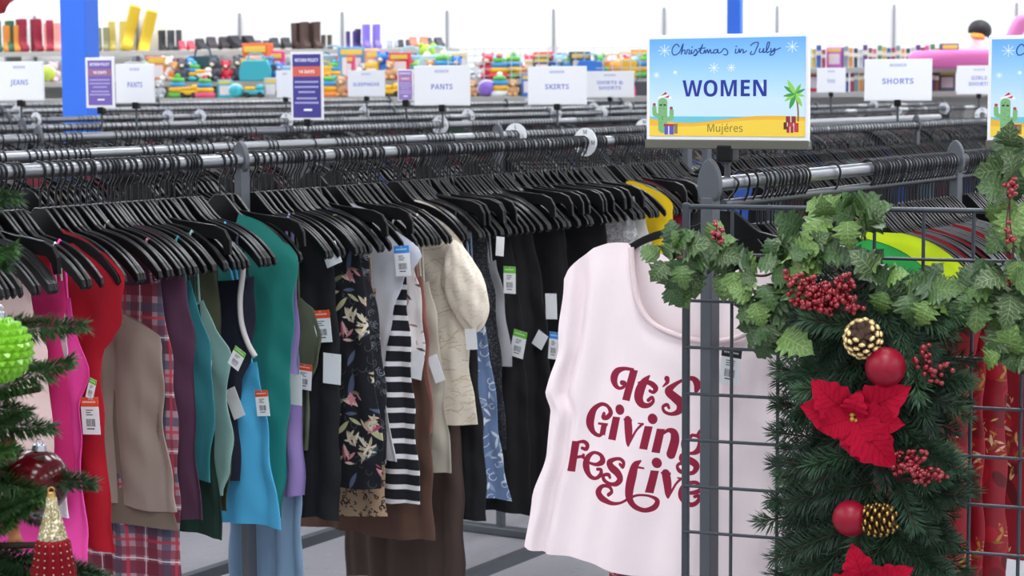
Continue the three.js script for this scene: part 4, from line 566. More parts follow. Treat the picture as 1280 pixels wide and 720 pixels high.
function berrySpray(label, root, ends, n, off, spread = 9) {
  const o = thing('berry_spray', label, 'berries'); const r0 = onGrid(root[0], root[1], off - 0.03); o.position.copy(r0); const st = [], be = [];
  for (const [ex, ey] of ends) { const e = onGrid(ex, ey, off + rr(-0.005, 0.015)).sub(r0), mid = e.clone().multiplyScalar(0.5).addScaledVector(gridN, 0.02); st.push(tube([V(0, 0, 0), mid, e], 0.0011, 10, 4)); const cv = new THREE.CatmullRomCurve3([V(0, 0, 0), mid, e]); for (let i = 0; i < n; i++) { const q = cv.getPoint(lerp(0.5, 1, Math.pow(rnd(), 0.7))), k = spread / F * 3.1; be.push(berryG.clone().scale(rr(0.8, 1.1), rr(0.8, 1.1), rr(0.8, 1.1)).translate(q.x + rr(-k, k), q.y + rr(-k, k), q.z + rr(-k, k))); } }
  part('stems', merge(st), std(0x4a1c1c, 0.8), o); const b = part('berries', merge(be), berryM, o, 'glossy red berries'); b.userData.kind = 'stuff'; return o;
}
berrySpray('big cluster of red berries under the leafy garland', [1045, 392], [[988, 345], [992, 372], [1010, 378], [1005, 350], [1022, 362], [1040, 350], [1045, 372], [1062, 345], [1072, 378], [1055, 362], [1028, 382]], 24, 0.14);
berrySpray('small cluster of red berries beside the poinsettia', [1120, 600], [[1122, 568], [1133, 575], [1145, 562], [1156, 568], [1168, 588], [1180, 597]], 15, 0.13, 7);
berrySpray('dark red berries tucked at the edge of the pine swag', [1170, 470], [[1150, 440], [1165, 445], [1190, 452], [1168, 470], [1158, 432]], 6, 0.12, 9);
berrySpray('little red berries among the leaves near the rack end', [905, 310], [[896, 282], [902, 292], [893, 290]], 6, 0.14, 5);
berrySpray('little red berries in the upright leafy strand', [1262, 250], [[1262, 228], [1272, 226], [1268, 236], [1258, 306], [1268, 312]], 5, 0.14, 5);
// ---------------------------------------------------------------- leafy garland
{
  const g = thing('leaf_garland', 'green garland of lobed leaves draped along the grid top', 'garland'); g.position.copy(onGrid(1060, 330, 0.05));
  const lobe = (n, depth) => (k) => Math.pow(Math.sin(Math.PI * Math.pow(clamp(k + 0.03), 0.7)), 0.75) * (1 + depth * (Math.abs(((k * n) % 1) - 0.5) * 2 - 0.5) * 2 * smooth(0, 0.15, k) * (1 - smooth(0.8, 1, k)));
  const leaves = [[0.05, 0.024, 4, 0.3], [0.058, 0.026, 5, 0.26], [0.045, 0.022, 4, 0.34], [0.052, 0.028, 3.5, 0.36], [0.064, 0.027, 5, 0.3]].map(([l, w, n, d]) => blade(l, w, lobe(n, d), 22, 4, 0.008, rr(0.008, 0.016), rr(0.12, 0.3), 0.0016));
  const vein = (base, line) => canvasTex(128, 128, (c, w, h) => { c.fillStyle = base; c.fillRect(0, 0, w, h); for (let i = 0; i < 300; i++) { c.fillStyle = 'rgba(255,255,220,0.05)'; c.fillRect(rr(0, w), rr(0, h), 6, 6); } c.strokeStyle = line; c.lineWidth = 3; c.beginPath(); c.moveTo(0, h / 2); c.lineTo(w, h / 2); c.stroke(); c.lineWidth = 2; for (let i = 0; i < 7; i++) for (const s of [-1, 1]) { c.beginPath(); c.moveTo(6 + i * 16, h / 2); c.lineTo(34 + i * 16, h / 2 + s * 60); c.stroke(); } });
  const mats = [['#2f4d20', '#587a3c'], ['#40602a', '#74904c'], ['#22401a', '#486632'], ['#557634', '#8aa45c'], ['#334a24', '#7a9260']].map(([a, b]) => std(0xffffff, 0.5, 0, { map: vein(a, b) }));
  const paths = [[[[822, 348], [850, 318], [900, 318], [950, 345], [985, 330]], 34, 44], [[[940, 360], [958, 395], [968, 425]], 20, 14], [[[985, 330], [1005, 295], [1045, 268], [1072, 275], [1082, 300]], 18, 24], [[[1096, 352], [1135, 368], [1180, 370], [1225, 362], [1275, 356]], 22, 42], [[[1268, 195], [1262, 250], [1266, 310], [1262, 370], [1258, 420], [1266, 465]], 24, 44], [[[1000, 300], [1030, 320], [1055, 322], [1090, 345]], 16, 10]];
  for (const [pp, rad, n] of paths) {
    const cur = new THREE.CatmullRomCurve3(pp.map(([x, y]) => V(x, y, 0)));
    part('vine', tube(cur.getPoints(14).map((q) => onGrid(q.x, q.y, 0.05 + 0.01 * Math.sin(q.x * 0.2)).sub(g.position)), 0.0022, 40, 5), std(0x5c4a2c, 0.8), g);
    for (let i = 0; i < n; i++) {
      const q = cur.getPoint((i + rnd()) / n), a = rr(0, Math.PI * 2), r = rad * Math.sqrt(rnd()) * 0.6, m = part('leaf', pick(leaves), pick(mats), g);
      const p = onGrid(q.x + Math.cos(a) * r, q.y + Math.sin(a) * r, 0.06 + rr(0, 0.06)); m.position.copy(p).sub(g.position);
      const x = gridX.clone().multiplyScalar(Math.cos(a + rr(-0.5, 0.5))).add(V(0, -Math.sin(a + rr(-0.5, 0.5)) - 0.25, 0)).addScaledVector(gridN, rr(-0.3, 0.6)).normalize();
      const nn = gridN.clone().add(V(rr(-0.6, 0.6), rr(0, 1.1), rr(-0.2, 0.2))), z = nn.addScaledVector(x, -nn.dot(x)).normalize(), y = z.clone().cross(x); m.quaternion.setFromRotationMatrix(new THREE.Matrix4().makeBasis(x, y, z)); m.scale.setScalar(rr(0.62, 1.0));
    }
  }
}
// ---------------------------------------------------------------- Christmas tree at the edge of the frame
{
  const g = thing('christmas_tree', 'green artificial Christmas tree hung with ornaments', 'tree'); const D = 2.45, base = atDepth(-300, 500, D); g.position.set(base.x, 0, base.z - 0.15);
  const root = g.position.clone();
  part('trunk', new THREE.CylinderGeometry(0.012, 0.02, 1.98, 12).translate(0, 1.02, 0), barkM, g);
  part('stand', merge([0, 1, 2].map((i) => rbox(0.34, 0.02, 0.03, 0.005, 0.16, 0.01, 0).rotateY(i * 2.094)).concat([cyl(0.028, 0.2, 14, 0, 0.1, 0)])), std(0x1f3a26, 0.6), g);
  const mats = [mk(0x28491e), mk(0x335c26), mk(0x1f4020)];
  const tips = [[16, 232, 26], [22, 340, 30], [4, 290, 18], [98, 392, 34], [96, 478, 34], [104, 566, 36], [60, 520, 26], [56, 650, 30], [112, 680, 34], [138, 712, 30], [20, 590, 26], [20, 690, 30], [70, 740, 36], [30, 430, -10], [10, 380, 20], [30, 500, 20], [-4, 620, 20], [24, 720, 20], [46, 600, 20], [10, 470, 20], [60, 700, 20]];
  const shapes = [needleSprig(0.3, 1300, 0.026, 0.9, 0.001, -0.05), needleSprig(0.26, 1150, 0.025, 0.9, 0.001, 0.12), needleSprig(0.28, 1250, 0.027, 0.85, 0.001, -0.15)];
  tips.forEach(([px, py, rad], i) => {
    const tip = atDepth(px, py, D + rr(-0.03, 0.05)), yb = Math.min(1.95, Math.max(0.4, tip.y - 0.02 + rr(-0.06, 0.08))), from = V(root.x, yb, root.z + rr(-0.02, 0.1)), d = tip.clone().sub(from), L = d.length(), dir = d.clone().normalize();
    const br = part('branch', rod(V(0, 0, 0), dir.clone().multiplyScalar(L - 0.05), 0.004, 6), barkM, g); br.position.copy(from).sub(root);
    const q = shapes[i % 3], m = part('needles', q.g, mats[i % 3], br); m.userData.kind = 'stuff'; const ln = [0.3, 0.26, 0.28][i % 3]; m.position.copy(dir.clone().multiplyScalar(L - ln + 0.0)); aim(m, dir, V(0, 1, 0).addScaledVector(gridN, 0.2));
    for (const s of [-1, 1]) { const q2 = shapes[(i + 1) % 3], m2 = part('needles', q2.g, mats[(i + 1) % 3], br); m2.userData.kind = 'stuff'; m2.scale.setScalar(0.6); m2.position.copy(dir.clone().multiplyScalar(L - 0.22)); aim(m2, dir.clone().add(V(0, s * 0.5, 0.25 * s)), V(0.1, 1, 0.3)); }
  });
  // more boughs round the far side of the trunk
  for (let i = 0; i < 26; i++) { const a = i * 2.4, y = lerp(0.45, 1.9, i / 26), len = lerp(0.55, 0.14, i / 26), dir = V(-Math.abs(Math.cos(a)) - 0.1, -0.12, Math.sin(a)).normalize(), br = part('branch', rod(V(0, 0, 0), dir.clone().multiplyScalar(len), 0.004, 6), barkM, g); br.position.set(0, y, 0); const m = part('needles', shapes[i % 3].g, mats[i % 3], br); m.userData.kind = 'stuff'; m.position.copy(dir.clone().multiplyScalar(Math.max(0, len - 0.28))); aim(m, dir, V(0, 1, 0.1)); }
  // lime ball with a faceted surface
  const lime = thing('faceted_bauble', 'lime green bauble covered in small pyramids on the Christmas tree', 'ornament'), R = 41 / F * (D - 0.06); lime.position.copy(atDepth(0, 437, D - 0.06));
  const pos = [], nu = 20, nv = 12, P = (u, v, r) => { const th = v / nv * Math.PI, ph = u / nu * Math.PI * 2; return V(Math.sin(th) * Math.cos(ph) * r, Math.cos(th) * r, Math.sin(th) * Math.sin(ph) * r); };
  for (let v = 0; v < nv; v++) for (let u = 0; u < nu; u++) { const o = v % 2 ? 0.5 : 0, a = P(u + o, v, R * 0.95), b = P(u + 1 + o, v, R * 0.95), c = P(u + 1 + o, v + 1, R * 0.95), d = P(u + o, v + 1, R * 0.95), m = P(u + 0.5 + o, v + 0.5, R * 1.06); for (const [x, y] of [[a, b], [b, c], [c, d], [d, a]]) for (const q of [y, x, m]) pos.push(q.x, q.y, q.z); }
  const lg = new THREE.BufferGeometry(); lg.setAttribute('position', new THREE.Float32BufferAttribute(pos, 3)); lg.computeVertexNormals();
  part('ball', lg, phys(0x6cae00, 0.35, { metalness: 0.2, clearcoat: 0.2 }), lime); const silver = std(0xcfd3d8, 0.25, 0.9);
  part('cap', cyl(R * 0.2, R * 0.2, 18, 0, R * 1.05, 0), silver, lime); part('loop', new THREE.TorusGeometry(R * 0.12, R * 0.025, 8, 16).translate(0, R * 1.25, 0), silver, lime);
  // dark red glass ball
  const rb = bauble('dark red glass bauble with a silver cap on the Christmas tree', atDepth(46, 602, D + 0.05), 42 / F * D, phys(0x4a040c, 0.16, { specularIntensity: 0.6 }), silver, V(0.1, 1, 0));
  // bell shaped ornament
  const bell = thing('bell_ornament', 'gold and red fluted bell ornament on the Christmas tree', 'ornament'), K = (D - 0.05) / F; bell.position.copy(atDepth(64, 612, D - 0.05));
  const flute = (prof, ribs, amp) => { const lg2 = new THREE.LatheGeometry(prof.map(([x, y]) => new THREE.Vector2(x * K, -y * K)), 96), p = lg2.attributes.position; for (let i = 0; i < p.count; i++) { const x = p.getX(i), z = p.getZ(i), a = Math.atan2(z, x), k = 1 + amp * Math.abs(Math.sin(a * ribs / 2)); p.setX(i, x * k); p.setZ(i, z * k); } lg2.computeVertexNormals(); return lg2; };
  part('crown', flute([[0.5, 8], [6, 10], [7, 20], [11, 36], [16, 56], [17, 62], [15, 64]], 12, 0.08), std(0xffffff, 0.4, 0.45, { map: canvasTex(256, 256, (g2, w, h) => { g2.fillStyle = '#a3966a'; g2.fillRect(0, 0, w, h); for (let i = 0; i < 1500; i++) { g2.fillStyle = pick(['#f6f0d8', '#d9cfa4', '#6f6440', '#fffdf0', '#8d8258']); g2.fillRect(rr(0, w), rr(0, h), rr(3, 8), rr(3, 8)); } }) }), bell, 'gold glitter upper bell');
  part('skirt', flute([[14, 62], [19, 66], [21, 84], [25, 104], [24, 110], [29, 116], [31, 140], [20, 146], [2, 147]], 14, 0.16), phys(0x7a0414, 0.35, { metalness: 0.75 }), bell, 'red fluted lower bell');
  part('beads', merge(Array.from({ length: 14 * 5 }, (_, i) => { const a = (i % 14) / 14 * Math.PI * 2, k = Math.floor(i / 14) / 4; return new THREE.SphereGeometry(0.9 * K, 6, 5).translate(Math.cos(a) * lerp(20.5, 26, k) * K, -lerp(68, 103, k) * K, Math.sin(a) * lerp(20.5, 26, k) * K); })), std(0xe6d9c0, 0.3, 0.5), bell); 
  part('cap', new THREE.CylinderGeometry(5 * K, 6 * K, 6 * K, 14).translate(0, -7 * K, 0), goldM, bell); part('loop', new THREE.TorusGeometry(4 * K, 0.8 * K, 8, 16).translate(0, -1 * K, 0), goldM, bell);
  // ribbon and red glitter leaf
  const ribPts = [[-4, 535], [10, 552], [2, 580], [12, 612], [4, 640], [16, 662], [22, 690]].map(([x, y], i) => atDepth(x, y, D + 0.06 + 0.02 * (i % 2))); const rib = thing('ribbon', 'peach orange satin ribbon trailing down the Christmas tree', 'ribbon'); rib.position.copy(ribPts[0]);
  const rc = new THREE.CatmullRomCurve3(ribPts.map((p) => p.clone().sub(rib.position))), rp = [], ri = []; for (let i = 0; i <= 40; i++) { const q = rc.getPoint(i / 40), a = Math.sin(i * 0.5) * 0.8; for (const s of [-1, 1]) rp.push(q.x + s * 0.009 * Math.cos(a), q.y, q.z + s * 0.009 * Math.sin(a)); if (i < 40) { const b = i * 2; ri.push(b, b + 2, b + 1, b + 1, b + 2, b + 3); } }
  const rg = new THREE.BufferGeometry(); rg.setAttribute('position', new THREE.Float32BufferAttribute(rp, 3)); rg.setIndex(ri); rg.computeVertexNormals(); part('band', rg, std(0xd98a5a, 0.45, 0, { side: THREE.DoubleSide }), rib);
  const lf = thing('glitter_leaf', 'dark red glitter leaf above the Christmas tree boughs', 'ornament'); const lp = atDepth(-34, 30, D); lf.position.copy(lp); const lm = part('blade', blade(0.09, 0.016, petalProf, 14, 4, 0.004, 0.004, 0.1), std(0x7a0c14, 0.4, 0.3), lf); lm.rotation.z = 0.75; part('stem', tube([V(0, 0, 0), V(-0.06, -0.09, -0.02), V(-0.24, -0.2, -0.14)], 0.0015, 10, 5), barkM, lf);
}
// ---------------------------------------------------------------- far shelves along the white wall
const shelfTop = (px, py, off) => onWall(px, py, off);
function shelfUnit(label, px0, px1, py, off, depth = 0.42, legs = true) {
  const a = onWall(px0, py, off), b = onWall(px1, py, off), w = a.distanceTo(b), c = a.clone().lerp(b, 0.5); const g = thing('shelf_unit', label, 'shelf'); g.position.set(c.x, 0, c.z); g.rotation.y = -PHI;
  const y = onWall((px0 + px1) / 2, py, off).y;
  part('board', rbox(w, 0.035, depth, 0.004, 0, y - 0.0175, 0), M.shelf, g); part('lip', box(w, 0.05, 0.01, 0, y - 0.03, depth / 2), M.shelf, g);
  if (legs) { part('back_panel', box(w, y - 0.05, 0.02, 0, (y - 0.05) / 2, -depth / 2 + 0.02), M.shelf, g); part('base', box(w, 0.12, depth, 0, 0.06, 0), M.shelf, g); } else for (const k of [-0.42, 0, 0.42]) part('bracket', box(0.02, 0.12, depth, k * w, y - 0.095, 0), M.strip, g);
  g.userData.y = y; return y;
}
const OFFS = { wall: 0.26, back: 1.1, front: 1.75 };
const Y1 = shelfUnit('long wall shelf carrying shoes and boots', -30, 570, 63, OFFS.wall, 0.42, false);
const Y2 = shelfUnit('back toy shelf heaped with plush toys and boxes', -30, 1000, 100, OFFS.back, 0.5);
const Y3 = shelfUnit('front toy shelf above the distant racks', -30, 830, 122, OFFS.front, 0.5);
const Y4 = shelfUnit('book shelf filled with upright colourful books', 1000, 1330, 114, OFFS.back, 0.4);
const Y5 = shelfUnit('upper book shelf below the wall standards', 1000, 1330, 84, OFFS.back, 0.4, false);
const plastic = new Map(), pl = (hex, r = 0.6) => { if (!plastic.has(hex)) plastic.set(hex, std(hex, r)); return plastic.get(hex); };
const colourWord = (hex) => { const c = new THREE.Color(hex), h = {}; c.getHSL(h, THREE.SRGBColorSpace); if (h.s < 0.14) return h.l > 0.75 ? 'white' : h.l > 0.4 ? 'grey' : 'black'; const d = h.h * 360; const n = d < 12 || d > 345 ? 'red' : d < 42 ? (h.l < 0.35 ? 'brown' : 'orange') : d < 68 ? 'yellow' : d < 165 ? 'green' : d < 200 ? 'turquoise' : d < 255 ? 'blue' : d < 295 ? 'purple' : 'pink'; return (h.l > 0.72 ? 'pale ' : h.l < 0.3 ? 'dark ' : '') + n; };
const unit = 22.0 / F;                                               // metres per pixel near the far shelves
const kinds = {
  plush(g, h, m) { part('body', merge([blob(0.27 * h, 0.3 * h, 0.22 * h, 0, 0.3 * h, 0), blob(0.11 * h, 0.16 * h, 0.12 * h, -0.26 * h, 0.38 * h, 0.06 * h), blob(0.11 * h, 0.16 * h, 0.12 * h, 0.26 * h, 0.38 * h, 0.06 * h), blob(0.12 * h, 0.11 * h, 0.2 * h, -0.17 * h, 0.11 * h, 0.15 * h), blob(0.12 * h, 0.11 * h, 0.2 * h, 0.17 * h, 0.11 * h, 0.15 * h)]), m, g); part('head', merge([blob(0.22 * h, 0.2 * h, 0.2 * h, 0, 0.76 * h, 0.02 * h), blob(0.08 * h, 0.08 * h, 0.05 * h, -0.17 * h, 0.93 * h, 0), blob(0.08 * h, 0.08 * h, 0.05 * h, 0.17 * h, 0.93 * h, 0)]), m, g); part('muzzle', blob(0.1 * h, 0.08 * h, 0.08 * h, 0, 0.7 * h, 0.18 * h), pl(0xeadcc4), g); },
  truck(g, h, m) { part('body', merge([rbox(1.5 * h, 0.35 * h, 0.7 * h, 0.02, 0, 0.42 * h, 0), rbox(0.5 * h, 0.45 * h, 0.64 * h, 0.03, 0.45 * h, 0.78 * h, 0)]), m, g); part('bed', rbox(0.9 * h, 0.3 * h, 0.66 * h, 0.02, -0.28 * h, 0.7 * h, 0), pl(0xe6b422), g); for (const x of [-0.5, 0.5]) for (const z of [-0.33, 0.33]) part('wheel', new THREE.CylinderGeometry(0.22 * h, 0.22 * h, 0.14 * h, 14).rotateX(Math.PI / 2).translate(x * h, 0.22 * h, z * h), pl(0x2a2a2e), g); },
  bag(g, h, m) { const s = new THREE.Shape(); s.moveTo(-0.55 * h, 0); s.lineTo(0.55 * h, 0); s.quadraticCurveTo(0.62 * h, 0.35 * h, 0.42 * h, 0.68 * h); s.lineTo(-0.42 * h, 0.68 * h); s.quadraticCurveTo(-0.62 * h, 0.35 * h, -0.55 * h, 0); part('body', new THREE.ExtrudeGeometry(s, { depth: 0.2 * h, bevelEnabled: true, bevelSize: 0.03 * h, bevelThickness: 0.05 * h, bevelSegments: 2 }).translate(0, 0.03 * h, -0.1 * h), m, g); part('strap', tube([V(-0.3 * h, 0.68 * h, 0), V(-0.22 * h, 0.95 * h, 0), V(0.22 * h, 0.95 * h, 0), V(0.3 * h, 0.68 * h, 0)], 0.03 * h, 20, 6), m, g); },
  box(g, h, m) { part('carton', rbox(0.8 * h, h, 0.3 * h, 0.01, 0, h / 2, 0), m, g); part('window', rbox(0.56 * h, 0.5 * h, 0.02 * h, 0.004, 0, 0.42 * h, 0.155 * h), pl(0xf0e6ea), g); part('panel', rbox(0.66 * h, 0.16 * h, 0.02 * h, 0.004, 0, 0.84 * h, 0.155 * h), pl(0xf2d25a), g); },
  ball(g, h, m) { part('ball', new THREE.SphereGeometry(h / 2, 20, 14).translate(0, h / 2, 0), m, g); part('stripe', new THREE.TorusGeometry(h * 0.49, h * 0.05, 8, 28).rotateX(0.6).translate(0, h / 2, 0), pl(0xf2f2f2), g); },
  rings(g, h, m) { for (const [k, r, c] of [[0.14, 0.5, null], [0.38, 0.42, 0xe8b020], [0.6, 0.34, 0x3c90d0], [0.8, 0.26, 0x58b048]]) part('ring', new THREE.TorusGeometry(r * h * 0.72, 0.13 * h, 10, 20).rotateX(Math.PI / 2).translate(0, k * h, 0), c ? pl(c) : m, g); part('cone', blob(0.14 * h, 0.14 * h, 0.14 * h, 0, 0.98 * h, 0), m, g); },
  boot(g, h, m) { for (const x of [-0.22, 0.22]) { const s = new THREE.Shape(); s.moveTo(-0.16 * h, 0.03 * h); s.lineTo(0.32 * h, 0.03 * h); s.quadraticCurveTo(0.4 * h, 0.16 * h, 0.2 * h, 0.22 * h); s.quadraticCurveTo(0.12 * h, 0.3 * h, 0.14 * h, 0.5 * h); s.lineTo(0.17 * h, h); s.lineTo(-0.17 * h, h); s.quadraticCurveTo(-0.12 * h, 0.4 * h, -0.16 * h, 0.03 * h); part('boot', new THREE.ExtrudeGeometry(s, { depth: 0.14 * h, bevelEnabled: true, bevelSize: 0.02 * h, bevelThickness: 0.05 * h, bevelSegments: 3 }).translate(0, 0, -0.07 * h).rotateY(-1.0).translate(x * h, 0, 0), m, g); part('sole', rbox(0.5 * h, 0.05 * h, 0.2 * h, 0.01, 0.07 * h, 0.02 * h, 0).rotateY(-1.0).translate(x * h, 0, 0), pl(0x222224), g); } },
  shoe(g, h, m) { for (const x of [-0.5, 0.5]) { const s = new THREE.Shape(); s.moveTo(-0.9 * h, 0.1 * h); s.lineTo(0.95 * h, 0.1 * h); s.quadraticCurveTo(1.1 * h, 0.4 * h, 0.5 * h, 0.5 * h); s.quadraticCurveTo(0, 0.65 * h, -0.3 * h, h); s.lineTo(-0.85 * h, h); s.quadraticCurveTo(-0.95 * h, 0.5 * h, -0.9 * h, 0.1 * h); part('upper', new THREE.ExtrudeGeometry(s, { depth: 0.4 * h, bevelEnabled: true, bevelSize: 0.04 * h, bevelThickness: 0.12 * h, bevelSegments: 2 }).translate(0, 0, -0.2 * h).rotateY(-1.1).translate(x * h, 0, 0), m, g); part('sole', rbox(2 * h, 0.14 * h, 0.6 * h, 0.02, 0.02 * h, 0.07 * h, 0).rotateY(-1.1).translate(x * h, 0, 0), pl(0xd8d4cc), g); } },
  book(g, h, m) { part('cover', rbox(0.2 * h, h, 0.7 * h, 0.004, 0, h / 2, 0), m, g); part('title_band', box(0.205 * h, 0.2 * h, 0.02, 0, 0.65 * h, 0.345 * h), pl(0xf0ead8), g); },
};
const where = { wall: 'on the wall shelf', back: 'on the back toy shelf', front: 'on the front toy shelf', book: 'on the book shelf', upper: 'on the upper book shelf' };
const catOf = { plush: 'plush toy', truck: 'toy truck', bag: 'bag', box: 'toy box', ball: 'toy ball', rings: 'ring toy', boot: 'boots', shoe: 'shoes', book: 'book' };
const nameOf = { plush: 'plush_bear', truck: 'toy_truck', bag: 'handbag', box: 'toy_box', ball: 'toy_ball', rings: 'stacking_rings', boot: 'boot_pair', shoe: 'shoe_pair', book: 'picture_book' };
function shelve(kind, px, hpx, hex, tier, o = {}) {
  const off = tier === 'book' || tier === 'upper' ? OFFS.back : OFFS[tier], y = { wall: Y1, back: Y2, front: Y3, book: Y4, upper: Y5 }[tier] + (o.up ?? 0), p = onWall(px, 100, off); const w = colourWord(hex);
  const text = { plush: `${w} plush bear toy sitting`, truck: `${w} toy truck with yellow bed`, bag: `${w} soft handbag standing`, box: `${w} boxed toy with yellow panel`, ball: `${w} toy ball with a white stripe`, rings: `${w} stacking ring toy`, boot: `pair of ${w} tall boots standing`, shoe: `pair of ${w} low shoes`, book: `${w} upright book with pale band` }[kind];
  const g = thing(nameOf[kind], o.label ?? `${text} ${where[tier]}`, catOf[kind], o.label ? undefined : `${w} ${catOf[kind]} ${where[tier]}`); g.position.set(p.x, y, p.z).addScaledVector(wallN, o.z ?? rr(-0.06, 0.1)); g.rotation.y = -PHI + (o.turn ?? rr(-0.4, 0.4)); if (o.tilt) g.rotation.z = o.tilt;
  kinds[kind](g, hpx * unit, pl(hex)); return g;
}
// wall shelf: boots and shoes
for (const [k, px, h, c, o] of [['boot', 8, 40, 0x2f6a4a], ['boot', 20, 34, 0xd98a3a], ['boot', 40, 42, 0x8f1e36], ['boot', 58, 40, 0xa02a44], ['boot', 70, 36, 0xe89a8c], ['boot', 132, 30, 0x8a8a6a], ['boot', 146, 38, 0xcdbb62], ['boot', 166, 56, 0xd9b930, { label: 'pair of tall yellow rain boots leaning on the wall shelf', tilt: -0.28 }], ['boot', 207, 26, 0x3c4046], ['boot', 219, 26, 0x43474e], ['shoe', 236, 12, 0xd04a5c], ['shoe', 258, 15, 0x2c2a30], ['shoe', 272, 17, 0x3a3038], ['shoe', 288, 15, 0x2a2328], ['shoe', 306, 18, 0x26242c], ['shoe', 330, 12, 0x50545c], ['shoe', 352, 15, 0x2f3336], ['boot', 378, 33, 0x4a3834], ['boot', 391, 34, 0x4f3c36], ['boot', 408, 18, 0x5a5248], ['boot', 440, 22, 0x4a3c7c], ['boot', 452, 25, 0x453870], ['boot', 467, 30, 0x8a78d8], ['shoe', 492, 10, 0x9aa0a8], ['shoe', 506, 11, 0x3a3e42], ['shoe', 526, 14, 0xc87a60], ['shoe', 545, 13, 0x4a4a50]]) shelve(k, px, h, c, 'wall', o);
// toys, bags and boxes
const toyList = [['plush', 66, 26, 0xe8c8d0], ['ball', 60, 22, 0xb8d048], ['plush', 196, 30, 0xd22f48], ['bag', 222, 28, 0x9a1f38], ['plush', 244, 30, 0x4f9fe0], ['plush', 262, 26, 0xe86a6a], ['bag', 258, 42, 0x2f4d58], ['truck', 288, 17, 0xe8d8c0], ['truck', 304, 20, 0x3a7fd8], ['box', 322, 46, 0xf0703c], ['box', 340, 36, 0xe83c7c], ['box', 332, 30, 0x5a8fd0], ['bag', 418, 42, 0x9db4c6], ['bag', 405, 34, 0x4a5560], ['box', 442, 40, 0x6fa8d8], ['box', 457, 38, 0xe6c35a], ['box', 472, 36, 0xd8a0a0], ['plush', 488, 28, 0xf0a060], ['plush', 500, 26, 0x4a9c5a], ['bag', 512, 40, 0xa8d8f0], ['bag', 548, 40, 0xbfe6f2], ['plush', 535, 44, 0xa8d040], ['truck', 596, 20, 0x58c8d8], ['plush', 618, 30, 0x7ad8e0], ['rings', 636, 26, 0xf2c030], ['plush', 606, 26, 0x3a4a70], ['plush', 662, 30, 0xf04060], ['box', 682, 32, 0xe83c50], ['bag', 704, 30, 0x4a68b0], ['plush', 722, 30, 0xf2e2d0], ['plush', 748, 30, 0x8ccf60], ['ball', 770, 24, 0xe8a030], ['plush', 786, 28, 0xe05060], ['box', 802, 34, 0xf09060], ['plush', 818, 28, 0x9a80d0], ['box', 570, 34, 0xd8e4ee], ['plush', 865, 30, 0xe88aa0], ['box', 900, 30, 0x6a9ad8], ['plush', 940, 30, 0xf0c060], ['box', 975, 34, 0xb068c0]];
for (const [k, px, h, c] of toyList) shelve(k, px, h, c, 'back');
const cols = [0xd8324a, 0x3a7fd8, 0xf2c030, 0x58b048, 0xe8f0f4, 0xf09040, 0xe05080, 0x40b8c8, 0x8a6ac8, 0xb8bcc4, 0xd0a070, 0x4a4e58];
for (let px = 182; px < 828; px += rr(15, 23)) { if (px > 500 && px < 520) continue; const k = pick(['plush', 'plush', 'truck', 'rings', 'ball', 'bag', 'box']); shelve(k, px, k === 'truck' ? rr(13, 17) : rr(17, 27), pick(cols), 'front'); }
for (let px = 180; px < 1000; px += rr(10, 16)) { const k = pick(['plush', 'plush', 'plush', 'bag', 'box', 'truck', 'rings']); shelve(k, px, k === 'truck' ? rr(14, 18) : rr(20, 36), pick([...cols, 0xd8324a, 0x9ac8e8, 0xf4e6dc]), 'back', { z: rr(0.1, 0.24) }); }
// books
{ const bc = [0x6a4a8a, 0x8a5a40, 0xe06a9a, 0x5a9a6a, 0xd8c060, 0x4a6ab0, 0xb04a5a, 0x8aa0a8, 0xe8a050, 0x3a4a5a, 0xc8d0d8]; let i = 0; for (const tier of ['book', 'upper']) { let px = 1004; while (px < 1195) { const h = rr(21, 27); if (rnd() < 0.12) { shelve('box', px + 8, h, pick([0xd070c8, 0x8a70d8, 0xd83048, 0x6a7088]), tier); px += 22; continue; } shelve('book', px, h, bc[i++ % bc.length], tier, { turn: 0, z: 0.05 }); px += h * 0.2 + rr(0.6, 2); } } }
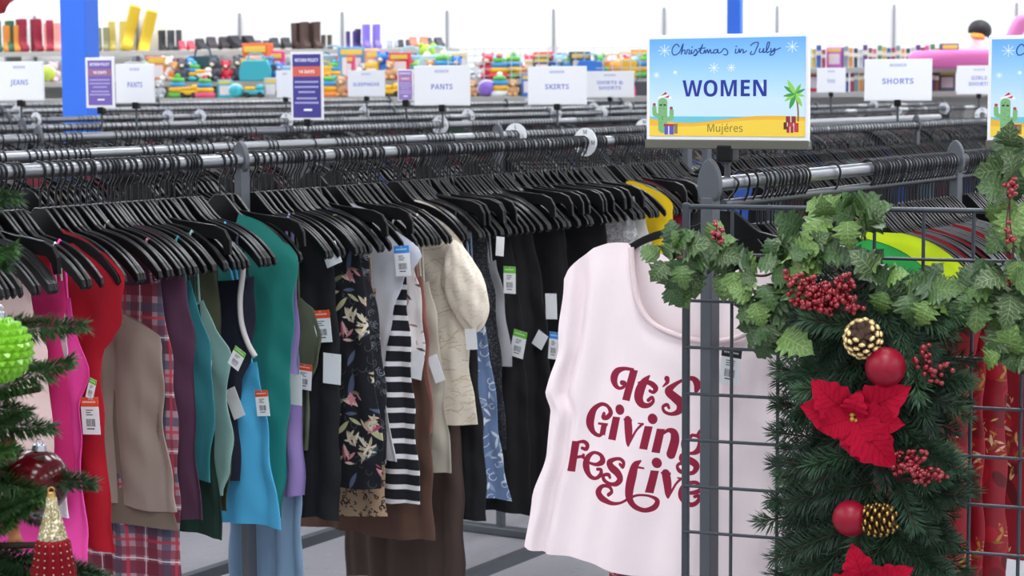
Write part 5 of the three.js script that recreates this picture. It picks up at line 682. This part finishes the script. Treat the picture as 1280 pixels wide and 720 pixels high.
// penguin and flamingo toys
{
  const p = onWall(1212, 100, OFFS.back - 0.05), g = thing('plush_penguin', 'black and white plush penguin with an orange beak', 'plush toy'); g.position.set(p.x, Y5 - 0.02, p.z); g.rotation.y = -0.7; const h = 0.55; g.rotation.z = -0.25;
  part('body', blob(0.3 * h, 0.42 * h, 0.28 * h, 0, 0.3 * h, 0), pl(0xf4f2ee), g); part('head', merge([blob(0.22 * h, 0.2 * h, 0.22 * h, -0.02 * h, 0.72 * h, -0.06 * h), blob(0.3 * h, 0.4 * h, 0.2 * h, -0.06 * h, 0.34 * h, -0.12 * h)]), pl(0x141416), g); part('beak', new THREE.ConeGeometry(0.11 * h, 0.24 * h, 14).rotateX(Math.PI / 2).scale(1.5, 0.7, 1).translate(0.04 * h, 0.62 * h, 0.22 * h), pl(0xf09030), g);
  const q = onWall(1200, 100, OFFS.back + 0.55), f = thing('flamingo_float', 'pink inflatable flamingo lying on the upper book shelf', 'pool float'); f.position.set(q.x, Y5 - 0.02, q.z); f.rotation.y = -PHI;
  part('ring', new THREE.TorusGeometry(0.42, 0.09, 14, 36).rotateX(Math.PI / 2).scale(1.2, 1, 0.6).translate(0.1, 0.09, 0), pl(0xf07ac0), f); part('neck', tube([V(0.45, 0.12, 0), V(0.52, 0.34, 0), V(0.6, 0.46, 0), V(0.72, 0.4, 0)], 0.075, 24, 12), pl(0xf490cc), f); part('beak', new THREE.ConeGeometry(0.05, 0.14, 12).rotateZ(-2.2).translate(0.79, 0.33, 0), pl(0x2a2a2e), f);
}
// wire basket panels above the toy shelf
{
  const a = onWall(560, 62, OFFS.back + 0.26), b = onWall(835, 62, OFFS.back + 0.26), g = thing('wire_fence', 'white wire guard along the toy shelf', 'wire guard'); g.position.set(a.x, Y2, a.z); g.rotation.y = -PHI; const w = a.distanceTo(b), hh = onWall(700, 60, OFFS.back + 0.26).y - Y2, wm = std(0xd5d9dd, 0.4, 0.3);
  for (let i = 0; i <= 24; i++) part('wire', box(0.008, hh, 0.008, w * i / 24, hh / 2, 0), wm, g); for (let i = 0; i <= 4; i++) part('wire', box(w, 0.008, 0.008, w / 2, hh * (i + 0.5) / 4.5, 0), wm, g);
}

renderer.render(scene, camera);
